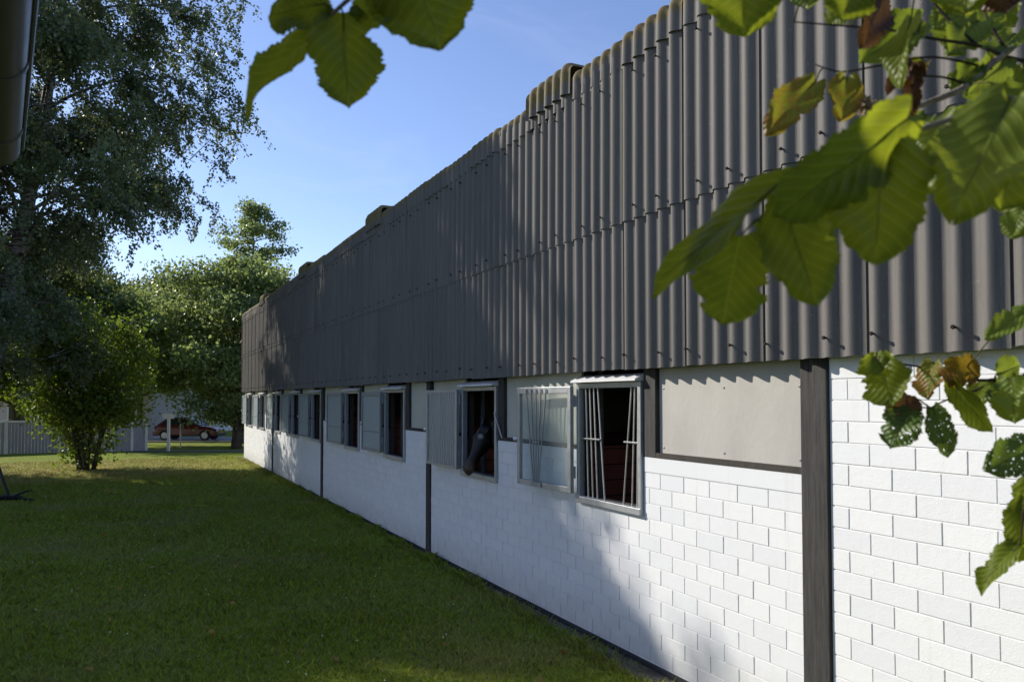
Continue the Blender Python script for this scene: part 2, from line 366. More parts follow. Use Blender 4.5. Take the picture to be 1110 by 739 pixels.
M_HZH = m_hazel('hazel_leaf_holed', (0.045, 0.085, 0.016), (0.20, 0.28, 0.06), (0.11, 0.10, 0.03), 0.18, 0.42, 0.33)
M_HZB = m_hazel('hazel_leaf_bright', (0.085, 0.135, 0.018), (0.30, 0.36, 0.06), (0.16, 0.15, 0.02), 0.2, 0.5)
M_HZY = m_hazel('hazel_leaf_yellowing', (0.14, 0.15, 0.016), (0.34, 0.34, 0.06), (0.20, 0.07, 0.015), 0.36, 0.5)
M_HZO = m_hazel('hazel_leaf_autumn', (0.22, 0.14, 0.012), (0.40, 0.30, 0.05), (0.16, 0.05, 0.015), 0.42, 0.5)
M_HZBR = m_hazel('hazel_leaf_dried', (0.085, 0.034, 0.015), (0.18, 0.09, 0.04), (0.05, 0.02, 0.012), 0.3, 0.25)

# ------------------------------------------------------------------ ground
def gz(x, y):                                   # the lawn falls a little towards the road
    d = max(0.0, min(1.0, (y * 0.904 + x * 0.428 - 31) / 11.0)); d = d * d * (3 - 2 * d)
    return -0.34 * d
xs = np.concatenate([[-900, -300, -120, -60], np.arange(-40, 41, 2.0), [60, 120, 300, 900]])
ys = np.concatenate([[-400, -100, -30], np.arange(-10, 76, 2.0), [100, 160, 300, 900]])
V = [(x, y, gz(x, y)) for y in ys for x in xs]; nx = len(xs)
Fq = [(j * nx + i, j * nx + i + 1, (j + 1) * nx + i + 1, (j + 1) * nx + i) for j in range(len(ys) - 1) for i in range(nx - 1)]
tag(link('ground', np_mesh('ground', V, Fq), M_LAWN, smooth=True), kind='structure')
def cam_strip(name, d0, d1, l0, l1, mat, dz, n=24):  # a sheet across the view, between two distances along the view axis
    V = []; 
    for i in range(n + 1):
        l = l0 + (l1 - l0) * i / n
        for d in (d0, d1):
            p = F * d + R * l; V.append((p.x, p.y, gz(p.x, p.y) + dz))
    Fq = [(2 * i, 2 * i + 2, 2 * i + 3, 2 * i + 1) for i in range(n)]
    return tag(link(name, np_mesh(name, V, Fq), mat), kind='structure')
cam_strip('path', 33.6, 36.4, -16.4, 14, M_PATH, 0.02)
cam_strip('road', 46.5, 53.5, -60, 40, M_ROAD, 0.012)
mb = MB()
for l0, l1 in ((-60, -30), (-30, 0), (0, 40)):
    M4 = Matrix.Translation((0, 0, -0.34)) @ Matrix(((R.x, F.x, 0, 0), (R.y, F.y, 0, 0), (0, 0, 1, 0), (0, 0, 0, 1)))
    mb.box(l0, l1 - 0.01, 46.3, 46.5, -0.1, 0.1, M=M4)
tag(mb.build('kerb', simple('kerb_stone', (0.33, 0.32, 0.30), 0.8)), kind='structure')
WX = 3.804                                       # front face of the white wall
mb = MB()
n = 70; V = []; rr = np.random.default_rng(3)
for i in range(n + 1):
    y = -3 + 34.5 * i / n
    V += [(WX - 0.10 - 0.15 * max(0, 1 - abs(y - 5) / 4) - 0.03 * math.sin(y * 2.1) - 0.05 * rr.random(), y, 0.006), (WX + 0.01, y, 0.012)]
tag(link('gravel_strip', np_mesh('gravel_strip', V, [(2 * i, 2 * i + 1, 2 * i + 3, 2 * i + 2) for i in range(n)]), M_STRIP), kind='structure')

# grass blades and small white flowers
def grass():
    P = []
    def zone(y0, y1, dens, hmin, hmax):
        xa, xb = -0.16 * y1 - 1.6, WX - 0.03
        k = int((xb - xa) * (y1 - y0) * dens)
        p = np.stack([rng.uniform(xa, xb, k), rng.uniform(y0, y1, k), rng.uniform(hmin, hmax, k)], 1)
        keep = (p[:, 0] < WX - 0.13 - 0.15 * np.maximum(0, 1 - abs(p[:, 1] - 5) / 4)) | (rng.random(k) < 0.3)
        tuft = .5 + .5 * np.sin(p[:, 0] * 1.9 + 1.3 * np.sin(p[:, 1] * 1.1)) * np.sin(p[:, 1] * 1.45 + np.sin(p[:, 0] * 2.7)); p[:, 2] *= .75 + .6 * tuft ** 2
        P.append(p[keep])
    zone(3.5, 8, 1500, .022, .06); zone(8, 12, 1000, .022, .06); zone(12, 18, 520, .025, .06); zone(18, 32, 240, .025, .065)
    k = 9000; yy = rng.uniform(4, 30.3, k); edge = WX - .13 - .15 * np.maximum(0, 1 - np.abs(yy - 5) / 4); P.append(np.stack([edge + rng.normal(0, .05, k), yy, rng.uniform(.04, .13, k) * (.5 + .5 * np.sin(yy * 2.3) ** 2)], 1)); P[-1] = P[-1][P[-1][:, 0] < WX - .03]
    p = np.concatenate(P); k = len(p)
    a = rng.uniform(0, 2 * np.pi, k); lean = rng.uniform(0.4, 1.6, k) * p[:, 2]; b = rng.uniform(0, 2 * np.pi, k)
    w = rng.uniform(0.0022, 0.0042, k) * (1 + p[:, 1] / 14)
    base = np.stack([p[:, 0], p[:, 1], np.array([gz(x, y) for x, y in p[:, :2]])], 1)
    dx = np.stack([np.cos(a) * w, np.sin(a) * w, 0 * w], 1); ln = np.stack([np.cos(b) * lean, np.sin(b) * lean, p[:, 2]], 1)
    midp = base + ln * np.array([.4, .4, .6])
    V = np.stack([base - dx, base + dx, midp + dx * .8, base + ln, midp - dx * .8], 1).reshape(-1, 3)
    me = np_mesh('grass', V, np.arange(5 * k).reshape(k, 5))
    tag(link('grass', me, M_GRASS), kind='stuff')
    k = 420; q = np.stack([rng.uniform(-3.5, 3.4, k), rng.uniform(4.5, 26, k), np.full(k, 0.035)], 1); V = leaf_quads(q, .045, rng, 1.3, updown=.6)
    tag(link('fallen_leaves', np_mesh('fallen_leaves', V, np.arange(len(V)).reshape(-1, 4)), m_foliage('fallen_leaf', (0.20, 0.11, 0.03), (0.36, 0.26, 0.07), None, .2, .6)), kind='stuff')
    k = 80; q = np.stack([rng.uniform(-3, 3.3, k), rng.uniform(5, 16, k), np.full(k, 0.045)], 1)
    mbf = MB()
    for x, y, z in q: mbf.tube([(x, y, z), (x, y, z + .006), (x, y, z + .01)], [.004, .008, .004], 5)
    tag(mbf.build('clover_flowers', simple('clover_white', (0.7, 0.7, 0.66), 0.7)), kind='stuff')

# ------------------------------------------------------------------ the stable
ST = thing('stable_building', 'long white brick stable with dark corrugated upper facade and open windows', 'building', (WX, 15, 0))
OFF = Matrix.Translation((-WX, -15, 0))
def part(mbx, name, mats, parent=None, smooth=False, bevel=0.0):
    par = ST if parent is None else parent
    o = mbx.build(name, mats, par, smooth, bevel)
    o.matrix_parent_inverse = Matrix.Translation((-WX, -15, 0)) if parent is None else Matrix.Identity(4)
    return o
YEND = 30.45; YNEAR = -4.0; EAVE = 2.395; SILL = 1.252; RAIL = 1.685
WIN = [(5.53, 6.58), (8.40, 9.46), (11.78, 12.84), (14.45, 15.50), (17.66, 18.66), (20.12, 21.12), (22.76, 23.70), (25.62, 26.56), (28.30, 29.24)]
PFULL = [(3.59, 3.80), (10.64, 10.80), (17.47, 17.64), (24.02, 24.17)]
# brick blocks, each a bevelled face proud of the mortar
def cut(rects, op):
    out = []
    for a, b, c, d in rects:
        e, f, g, h = op
        if f <= a or e >= b or h <= c or g >= d: out.append((a, b, c, d)); continue
        if a < e: out.append((a, e, c, d))
        if f < b: out.append((f, b, c, d))
        a2, b2 = max(a, e), min(b, f)
        if c < g: out.append((a2, b2, c, g))
        if h < d: out.append((a2, b2, h, d))
    return out
def bricks():
    BL, BH, J = 0.298, 0.125, 0.0042
    mbx = MB(); r = random.Random(11)
    ops = [(a - .005, b + .005, SILL, 9) for a, b in WIN] + [(a - .006, b + .006, -1, 9) for a, b in PFULL]
    for (y0, y1, ztop, zo, yo) in ((YNEAR, 3.59, 2.62, 0.022, 3.004), (3.80, 10.64, 1.565, 0.065, 4.558), (10.80, 17.47, 1.565, 0.065, 11.05), (17.64, 24.02, 1.565, 0.065, 17.7), (24.17, YEND, 1.565, 0.065, 24.3)):
        k = 0; z = zo - BH
        while z < ztop:
            ph = yo + (BL / 2 if k % 2 == 0 else 0)
            y = y0 + ((ph - y0) % BL) - BL
            while y < y1:
                rc = [(max(y, y0) + J / 2, min(y + BL, y1) - J / 2, max(z, 0.05) + J / 2, min(z + BH, ztop) - J / 2)]
                if rc[0][1] - rc[0][0] > 0.01 and rc[0][3] - rc[0][2] > 0.01:
                    for o in ops: rc = cut(rc, o)
                    for a, b, c, d in rc:
                        if b - a < .012 or d - c < .012: continue
                        px = WX + r.uniform(-0.0012, 0.0012); e = min(0.0028, (b - a) / 4, (d - c) / 4); q = [r.uniform(-.0012, .0012) for _ in range(4)]
                        v = [(WX + .012, a, c), (WX + .012, b, c), (WX + .012, b, d), (WX + .012, a, d),
                             (px, a + e + q[0], c + e), (px, b - e + q[1], c + e + q[2]), (px, b - e + q[3], d - e), (px, a + e, d - e + q[1])]
                        mbx.add(v, [(4, 7, 6, 5), (0, 4, 5, 1), (1, 5, 6, 2), (2, 6, 7, 3), (3, 7, 4, 0)])
                y += BL
            z += BH; k += 1
    # the smooth course under the panels
    for a, b in ((3.80, 10.64), (10.80, 17.47), (17.64, 24.02), (24.17, YEND)):
        rc = [(a, b, 1.567, RAIL)]
        for o in ops: rc = cut(rc, o)
        for c in rc: mbx.box(WX - .003, WX + .056, c[0] + .002, c[1] - .002, c[2], c[3])
    part(mbx, 'brick_wall', MB_BRICK)
    mo = MB()
    rc = [(YNEAR, YEND, -0.3, 1.66)]
    for a, b in WIN: rc = cut(rc, (a, b, SILL, 9))
    for a, b, c, d in rc: mo.box(WX + .0045, WX + .058, a, b, c, d)
    mo.box(WX + .0046, WX + .0575, YNEAR, 3.6, 1.66, 2.6)
    part(mo, 'wall_core', M_MORTAR)
    li = MB()
    for a, b, c, d in rc: li.box(WX + .06, WX + .15, a, b, c, d)
    for a, b in ((YNEAR, 5.5), *[(WIN[i][1], WIN[i + 1][0]) for i in range(8)], (WIN[8][1], YEND)): li.box(WX + .085, WX + .148, a + .003, b - .003, 1.663, 2.618)
    part(li, 'wall_lining', M_DARK)
bricks()
mb = MB(); mb.box(WX - .012, WX + .005, YNEAR, YEND + .01, -0.1, 0.055); part(mb, 'plinth', M_PLINTH)
# posts, rails, panels
for a, b in PFULL:
    mb = MB(); mb.box(WX - .022, WX + .15, a, b, 0.0, EAVE + .2); part(mb, 'timber_post', M_POST, bevel=.006)
shorts = [(5.36, 5.52)] + [(a - .16, a - .015) for a, b in WIN[1:] if not any(abs(p[1] - a) < .1 for p in PFULL)]
for a, b in shorts:
    mb = MB(); mb.box(WX - .004, WX + .13, a, b, RAIL + .001, EAVE + .2); part(mb, 'timber_post', M_POST, bevel=.004)
solids = sorted(PFULL + shorts + WIN)
prev = 3.80
gaps = []
for a, b in solids:
    if a - prev > 0.25 and a > 3.8: gaps.append((prev, a))
    prev = max(prev, b)
gaps.append((prev, YEND))
for i, (a, b) in enumerate(gaps):
    mb = MB(); mb.box(WX + .035, WX + .06, a + .005, b - .005, RAIL + .02, EAVE + .2); part(mb, 'panel', M_PANEL if i == 0 else M_PANEL2)
    if i == 0:
        for yy in (a + .06, (a + b) / 2, b - .06):
            for zz in (RAIL + .085, EAVE - .16):
                sc = MB(); sc.tube([(WX + .036, yy, zz), (WX + .032, yy, zz), (WX + .030, yy, zz)], [.009, .009, .005], 8); part(sc, 'screw', M_GALVD)
    mb = MB(); mb.box(WX - .006, WX + .08, a + .004, b - .004, RAIL + .002, RAIL + .042); part(mb, 'panel_rail', M_RAIL)
# windows
def leaf_angle(yh, free_px, L):   # angle off the wall that brings the free edge to that column
    best = (9, 0)
    for k in range(0, 70):
        a = math.radians(2 + k); x = WX - .06 - L * math.sin(a); y = yh + L * math.cos(a)
        p = Vector((x, y, 0)); px = 555 + FPX * p.dot(R) / (p.dot(F) * math.cos(PITCH))
        best = min(best, (abs(px - free_px), a))
    return best[1]
FREE = [563, 464, 394.5, 355.5, 328, 306, 289.5, 275, 263.6]
for i, (a, b) in enumerate(WIN):
    zt = 2.30
    T = thing  # noqa
    fr = MB(); w = .05; d0, d1 = WX - .028, WX + .035
    fr.box(d0, d1, a + .003, a + w, SILL + .003, zt); fr.box(d0, d1, b - w, b - .003, SILL + .003, zt)
    fr.box(d0 + .002, d1, a + w, b - w, zt - w, zt - .002); fr.box(d0 - .012, d1, a + .001, b - .001, SILL - .045, SILL + .012)
    win = part(fr, 'window', M_GALV, bevel=.004)
    sub = lambda mbx, nm, mt, **k: part(mbx, nm, mt, win, **k)
    h = MB(); hM = Matrix.Translation((WX - .085, a - .006, 0)) @ Matrix.Rotation(-math.pi / 2, 4, 'X') @ Matrix.Scale(-1, 4, (0, 1, 0))
    h.prism([(0, zt + .004), (.20, zt + .004), (.20, zt + .075), (.10, zt + .062), (0, zt + .020)], hM, b - a + .012)
    sub(h, 'header_ledge', M_ZINC)
    # the leaf, swung out flat along the wall
    L = b - a - .02; ang = leaf_angle(b, FREE[i], L); H0, H1 = SILL + .03, zt - .03
    hinge = Vector((WX - .06, b - .005, 0))
    LM = Matrix.Translation(hinge) @ Matrix.Rotation(ang, 4, 'Z')    # local +y runs along the leaf, local x out of it
    s = MB(); w = .055
    s.box(-.035, .005, 0, w, H0, H1, M=LM); s.box(-.035, .005, L - w, L, H0, H1, M=LM)
    s.box(-.034, .004, w, L - w, H0, H0 + w, M=LM); s.box(-.034, .004, w, L - w, H1 - w * 1.15, H1, M=LM)
    if i: s.box(-.030, .0, w, L - w, 1.60, 1.625, M=LM)
    sub(s, 'sash', M_GALV if i < 2 else M_GALVD, bevel=.004)
    p = MB(); p.box(-.017, -.011, w, L - w, H0 + w, H1 - w * 1.15, M=LM)
    sub(p, 'pane', M_GLASS if i == 0 else (M_POLYR if i == 1 else M_POLY))
    if i == 0:
        g = MB(); yc = L * .60
        for k in range(5):
            yt = yc + (k - 2) * .098; yb = yc + (k - 2) * .024
            g.tube([LM @ Vector((-.045, yt, H1 - .02)), LM @ Vector((-.045, yb, H0 + .02))], .0075, 6)
        g.box(-.052, -.036, yc - .10, yc + .10, H0 + .005, H0 + .05, M=LM); g.box(-.052, -.036, yc - .05, yc + .05, 1.72, 1.735, M=LM)
        sub(g, 'leaf_grille', M_GALVD)
        for side in (0, 1):
            g = MB()
            for k in range(4):
                if side == 0: yt = b - (.10, .17, .24, .31)[k]; yb = b - (.14, .22, .30, .42)[k]
                else: yt = a + (.055, .10, .15, .20)[k]; yb = a + (.06, .125, .20, .33)[k]
                g.tube([(WX + .02, yt, zt - .05), (WX + .02, yb, SILL + .012)], .0085, 6)
            ym = [b - .055, b - .375] if side == 0 else [a + .055, a + .29]
            g.tube([(WX + .002, ym[0], 1.79), (WX + .002, ym[1], 1.79)], .009, 6)
            sub(g, 'grille', M_BAR)
    if i == 1:
        g = MB()
        for k in range(13):
            y = w + .02 + (L - 2 * w - .04) * k / 12
            g.tube([LM @ Vector((-.042, y, H0 + .03)), LM @ Vector((-.042, y, H1 - .03))], .006, 6)
        sub(g, 'leaf_grille', M_GALV)
        g = MB(); g.tube([(WX - .035, a + .03, 2.0), (WX - .02, a - .15, 1.72)], .008, 6); sub(g, 'stay', M_GALV)
    g = MB(); g.tube([LM @ Vector((-.015, L, 1.74)), LM @ Vector((-.015, L + .05, 1.74)), LM @ Vector((-.015, L + .075, 1.74)), LM @ Vector((-.015, L + .085, 1.74))], [.012, .012, .026, .018], 8)
    sub(g, 'latch', M_ZINC)
    for zz in (1.42, 2.08):
        g = MB(); g.tube([(WX - .05, b + .002, zz), (WX - .05, b + .002, zz + .11)], .016, 8); sub(g, 'hinge', M_GALVD)
    # the stall behind it: red plank partition and a pale steel post
    st = MB(); yp = b + .16; st.box(WX + .17, WX + 3.6, yp, yp + .05, 0.02, 1.70); part(st, 'stall_partition', M_STALL)
    st = MB(); st.box(WX + .30, WX + .35, yp - .03, yp - .005, 0.02, 3.0); part(st, 'stall_post', M_GALV)
# shell of the building behind the facade
YW = YEND
mb = MB(); mb.box(WX + .05, WX + .19, YNEAR, YEND, 2.62, 5.0); part(mb, 'upper_wall', M_DARK)
mb = MB(); mb.box(WX + .02, WX + 9, YEND - .15, YEND - .005, -.4, 4.98); part(mb, 'gable_wall', MB_BRICK)
mb = MB(); mb.box(WX + .02, WX + 9, YNEAR + .01, YNEAR + .15, -.4, 4.98); part(mb, 'gable_wall', MB_BRICK)
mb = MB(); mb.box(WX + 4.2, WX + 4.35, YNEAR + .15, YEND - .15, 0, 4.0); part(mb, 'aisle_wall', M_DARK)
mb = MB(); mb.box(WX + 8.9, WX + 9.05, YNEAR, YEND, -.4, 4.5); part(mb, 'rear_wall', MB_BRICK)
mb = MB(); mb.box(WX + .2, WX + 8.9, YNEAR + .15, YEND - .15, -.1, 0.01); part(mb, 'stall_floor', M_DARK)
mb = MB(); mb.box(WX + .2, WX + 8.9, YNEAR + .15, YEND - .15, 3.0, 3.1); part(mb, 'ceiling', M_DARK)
mb = MB(); mb.add([(WX - .05, YNEAR, 5.08), (WX + 9.3, YNEAR, 4.5), (WX + 9.3, YEND, 4.5), (WX - .05, YEND, 5.08), (WX - .05, YNEAR, 4.98), (WX + 9.3, YNEAR, 4.4), (WX + 9.3, YEND, 4.4), (WX - .05, YEND, 4.98)],
                  [(0, 1, 2, 3), (7, 6, 5, 4), (0, 4, 5, 1), (1, 5, 6, 2), (2, 6, 7, 3), (3, 7, 4, 0)]); part(mb, 'roof', M_CLAD)
# corrugated sheets: five waves each, upper row lapped over the lower, caps folded over the top
PW = 0.164; SW = 5 * PW; AMP = 0.0255; Y0 = 4.065; XC = WX - .085
def sheet_mesh(name, prof, waves=5, lap=0.30, th=.007, ns=14):
    """prof: list of (x, z) down the outer face at a crest-less reference; wave added to x (or to both on the fold)"""
    n = int((waves + lap) * ns); V = []; Fq = []
    ys = [PW * k / ns for k in range(n + 1)]
    rows = len(prof)
    nrm = []
    for j in range(rows):
        p0 = Vector(prof[max(0, j - 1)]); p1 = Vector(prof[min(rows - 1, j + 1)]); t = (p1 - p0).normalized(); nrm.append(Vector((t.y, -t.x)))
    for back in (0, 1):
        for j, (x, z) in enumerate(prof):
            for y in ys:
                q = -AMP * math.cos(2 * math.pi * y / PW) + AMP * 0.0      # trough on the seam, crest between
                o = q - (th if back else 0)
                V.append((x + nrm[j].x * o, y, z + nrm[j].y * o))
    m = n + 1; B = rows * m
    for j in range(rows - 1):
        for i in range(n):
            Fq.append((j * m + i, j * m + i + 1, (j + 1) * m + i + 1, (j + 1) * m + i)); Fq.append((B + j * m + i, B + (j + 1) * m + i, B + (j + 1) * m + i + 1, B + j * m + i + 1))
    for j in (0, rows - 1):
        for i in range(n): Fq.append((j * m + i, j * m + i + 1, B + j * m + i + 1, B + j * m + i))
    for i in (0, n):
        for j in range(rows - 1): Fq.append((j * m + i, (j + 1) * m + i, B + (j + 1) * m + i, B + j * m + i))
    me = np_mesh(name, V, Fq); me.polygons.foreach_set('use_smooth', [True] * len(me.polygons))
    bm = bmesh.new(); bm.from_mesh(me); bmesh.ops.recalc_face_normals(bm, faces=bm.faces); bm.to_mesh(me); bm.free()
    me.set_sharp_from_angle(angle=math.radians(50))
    return me
lower = sheet_mesh('corrugated_sheet', [(-.0, 3.80), (-.0, 3.0), (0, EAVE)], 5, .14, .010)
upper = sheet_mesh('corrugated_sheet', [(-.004, 5.05), (-.008, 4.3), (-.012, 3.615)], 5, .14, .010)
capp = [(.30, 5.17), (.16, 5.178)] + [(.05 - .08 * math.sin(w), 5.10 + .08 * math.cos(w)) for w in np.linspace(0, math.pi / 2, 8)] + [(-.032, 4.99), (-.034, 4.91)]
cap = sheet_mesh('ridge_cap', capp)
rc2 = [(.34, 5.29), (.16, 5.298)] + [(.03 - .085 * math.sin(w), 5.215 + .085 * math.cos(w)) for w in np.linspace(0, math.pi / 2, 8)] + [(-.058, 5.10), (-.060, 5.0)]
rcap = sheet_mesh('raised_ridge_cap', rc2, 5, 0.35)
bolt = MB(); bolt.tube([(.0, 0, 0), (-.017, 0, 0.0), (-.018, 0, 0), (-.027, 0, 0)], [.006, .006, .0125, .010], 7); bolt_me = bolt.mesh('bolt'); bolt_me.materials.append(M_BOLT)
far_bolts = MB()
k0 = math.ceil((YNEAR - Y0) / SW); k1 = int((YEND - Y0) / SW) + 1
for me in (lower, upper): me.materials.append(M_CLAD)
for me in (cap, rcap): me.materials.append(M_CAP)
rs = random.Random(5)
nb = 0
def put(name, me, x, y, z, parent, rx=0, rz=0, sy=1):
    o = bpy.data.objects.new(name, me); C.objects.link(o); o.parent = parent
    if parent is ST: o.matrix_parent_inverse = Matrix.Translation((-WX, -15, 0))
    o.location = (x, y, z); o.rotation_euler = (rx, 0, rz); o.scale = (1, sy, 1); return o
ysheet = [Y0 + k * SW for k in range(k0, k1)]
for k, y in enumerate(ysheet):
    # the last one is cut at the gable
    sc = min(1.0, (YEND + .03 - y) / (SW + .3 * PW))
    if sc < .15: continue
    for row, me in ((0, lower), (1, upper)):
        o = put('corrugated_sheet', me, XC - .012 - .004 * rs.random(), y, .012 * (rs.random() - .5), ST, 0.0022 * (rs.random() - .5), -0.0175 + 0.003 * (rs.random() - .5), sc)
        zs = (3.70, 4.80) if row else (2.50,)
        for z in zs:
            for cr in ((1, 3) if row else (1, 4)):
                yy = (cr + .5) * PW; x = -AMP - (.008 if row else 0); zz = z + .02 * rs.random()
                if y < 10.5 and y > -.2:
                    b = bpy.data.objects.new('bolt', bolt_me); C.objects.link(b); b.parent = o; b.location = (x, yy, zz); nb += 1
                else:
                    far_bolts.tube([(XC + x, y + yy, zz), (XC + x - .017, y + yy, zz), (XC + x - .018, y + yy, zz), (XC + x - .027, y + yy, zz)], [.006, .006, .0125, .010], 6)
    put('ridge_cap', cap, XC + .010 * (k % 2), y, .034 * (rs.random() - .5), ST, 0.018 * (rs.random() - .5), -.010, sc)
for yc in (6.52, 12.75, 18.9, 25.0): put('raised_ridge_cap', rcap, XC, Y0 + round((yc - Y0) / PW) * PW, 0, ST)
o = part(far_bolts, 'distant_bolts', M_BOLT); o['kind'] = 'stuff'
mb = MB(); mb.box(XC - .03, WX + .5, YEND + .03, YEND + .05, EAVE, 5.2); part(mb, 'corner_trim', M_CLAD)

# ------------------------------------------------------------------ horse looking out of the second window
def loft(mbx, secs, n=16):
    v = []; f = []
    for (c, ax, side, up, rw, rh) in secs:
        for k in range(n):
            w = 2 * math.pi * k / n; v.append(c + side * (rw * math.cos(w)) + up * (rh * math.sin(w)))
    for i in range(len(secs) - 1):
        for k in range(n): f.append((i * n + k, i * n + (k + 1) % n, (i + 1) * n + (k + 1) % n, (i + 1) * n + k))
    f.append(tuple(reversed(range(n)))); f.append(tuple((len(secs) - 1) * n + k for k in range(n)))
    mbx.add(v, f)
# own frame: origin on the floor under the withers, +x is the way it looks (out of the window)
HP = Vector((WX + 1.24, 8.83, 0.04)); HROT = math.pi
hv = lambda *p: Vector(p)
POLL = hv(1.16, -.04, 1.77); NOSE = hv(1.45, .05, 1.275); 
axis = (NOSE - POLL).normalized(); HS = axis.cross(Z).normalized(); HU = HS.cross(axis); HU = Matrix.Rotation(-.55, 3, axis) @ HU; HS = axis.cross(HU)   # HU points out of the forehead
def hp(t, o=0.0, s=0.0): return POLL + (NOSE - POLL) * t + HU * o + HS * s
HORSE_STAR = tuple(hp(.27, .10, .0)); HORSE_NOSE = tuple(hp(1.0, .03, .0))
def horse():
    t = thing('horse', 'dark brown horse with a small white star looking out of the open window', 'horse', HP, HROT)
    b = MB()
    path = [(hv(-1.05, 0, 1.25), .10, .16), (hv(-.95, 0, 1.27), .24, .27), (hv(-.6, 0, 1.22), .29, .33), (hv(-.1, 0, 1.18), .30, .34), (hv(.2, 0, 1.22), .25, .36), (hv(.42, 0, 1.38), .17, .30), (hv(.66, 0, 1.58), .11, .22), (hv(.88, -.02, 1.65), .10, .20), (hv(1.08, -.04, 1.70), .09, .17)]
    secs = []
    for i, (c, rw, rh) in enumerate(path):
        a = (path[min(i + 1, len(path) - 1)][0] - path[max(i - 1, 0)][0]).normalized(); sd = a.cross(Z).normalized(); secs.append((c, a, sd, sd.cross(a), rw, rh))
    loft(b, secs)
    hs = [(-.06, -.05, .055, .06), (.02, -.03, .085, .10), (.14, -.035, .098, .125), (.28, -.035, .102, .130), (.42, -.03, .088, .115), (.56, -.015, .068, .088), (.70, .0, .056, .070), (.82, .008, .056, .064), (.92, .005, .062, .064), (1.0, -.005, .058, .056), (1.05, -.012, .040, .038)]
    loft(b, [(hp(q, o), axis, HS, HU, rw * (1.16 - .1 * q), rh * (1.14 - .12 * q)) for q, o, rw, rh in hs])
    b.tube([hp(.30, -.12), hp(.18, -.12), hp(.05, -.10)], [.05, .075, .06], 10)        # cheek
    b.tube([hp(.93, -.055), hp(1.02, -.05), hp(1.06, -.045)], [.035, .035, .022], 10)   # lower lip and chin
    for s in (-1, 1):
        b.tube([hp(.03, .03, .055 * s), hp(-.07, .055, .07 * s), hp(-.15, .06, .072 * s), hp(-.21, .055, .062 * s)], [.026, .034, .024, .006], 8)   # ears
        b.tube([hp(.86, .03, .045 * s), hp(.94, .035, .05 * s), hp(1.0, .02, .045 * s)], [.015, .026, .016], 8)   # nostril rims
        b.tube([hp(.18, .035, .07 * s), hp(.30, .03, .085 * s), hp(.42, .02, .065 * s)], [.018, .030, .012], 8)   # brow
        b.tube([hv(.25, .15 * s, 1.2), hv(.27, .14 * s, .80), hv(.26, .14 * s, .48), hv(.26, .14 * s, .12), hv(.29, .14 * s, .0)], [.13, .085, .055, .04, .055], 10)
        b.tube([hv(-.85, .15 * s, 1.25), hv(-.78, .15 * s, .85), hv(-.98, .15 * s, .50), hv(-.93, .15 * s, .12), hv(-.90, .15 * s, .0)], [.19, .12, .06, .04, .055], 10)
    me = b.mesh('horse_body'); tmp = bpy.data.objects.new('horse_body', me); C.objects.link(tmp)
    r = tmp.modifiers.new('r', 'REMESH'); r.mode = 'VOXEL'; r.voxel_size = 0.013
    s = tmp.modifiers.new('s', 'SMOOTH'); s.iterations = 5; s.factor = .5
    dg = bpy.context.evaluated_depsgraph_get(); me2 = bpy.data.meshes.new_from_object(tmp.evaluated_get(dg)); bpy.data.objects.remove(tmp)
    me2.name = 'body'; link('body', me2, m_horse(), t, True)
    M_EYE = simple('horse_eye', (0.008, 0.006, 0.005), 0.08, var=.1); M_MANE = simple('black_mane', (0.006, 0.005, 0.005), 0.5, var=.3, scale=40)
    for sd in (-1, 1):
        e = MB(); c = hp(.31, .022, .097 * sd); e.tube([c + Vector((0, 0, dz)) for dz in (-.021, -.016, -.008, 0, .008, .016, .021)], [.004, .013, .018, .020, .018, .013, .004], 10); e.build('eye', M_EYE, t, True)
        e = MB(); c = hp(.955, .045, .052 * sd); e.tube([c - HU * .012, c, c + HU * .008], [.010, .015, .004], 8); e.build('nostril', M_EYE, t, True)
    m = MB(); q = random.Random(2)
    for k in range(46):
        s0 = k / 45; p = POLL.lerp(hv(.30, 0, 1.55), s0) + HU * .0 + Vector((-.02, 0, .09 + .05 * s0)); dy = .05 + .05 * q.random()
        m.tube([p, p + Vector((-.0, dy, -.05)), p + Vector((.01, dy + .03, -.2 - .08 * q.random())), p + Vector((.01, dy + .03, -.32))], [.010, .012, .009, .002], 5)
    m.build('mane', M_MANE, t, True)
    m = MB()
    for k in range(12):
        p = hp(-.02, .07, (k - 6) * .008); m.tube([p, hp(.08, .105, (k - 6) * .010), hp(.22 + .07 * q.random(), .103, (k - 6) * .007)], [.008, .008, .002], 5)
    m.build('forelock', M_MANE, t, True)
horse()

# ------------------------------------------------------------------ trees
def leaf_quads(c, size, r, long=1.45, droop=0.0, updown=0.0):
    """c: (k,3) centres -> diamond leaves of random attitude"""
    k = len(c)
    d = r.normal(size=(k, 3)); d[:, 2] -= droop; d /= np.linalg.norm(d, axis=1)[:, None]
    e = r.normal(size=(k, 3)); 
    if updown: e[:, 2] *= (1 - updown)
    e -= d * (e * d).sum(1)[:, None]; e /= np.linalg.norm(e, axis=1)[:, None]
    s = size * r.uniform(.65, 1.3, k)[:, None]
    n = np.cross(d, e) * s * .12
    V = np.stack([c - d * s * long / 2, c + e * s * .5 - d * s * .08 + n, c + d * s * long / 2, c - e * s * .5 - d * s * .08 + n], 1).reshape(-1, 3)
    return V
def leaf_obj(name, V, mat, parent):
    return link(name, np_mesh(name, V, np.arange(len(V)).reshape(-1, 4)), mat, parent)
def bez(a, b, c, n):
    return [(a * (1 - t) ** 2 + b * 2 * t * (1 - t) + c * t ** 2) for t in np.linspace(0, 1, n)]
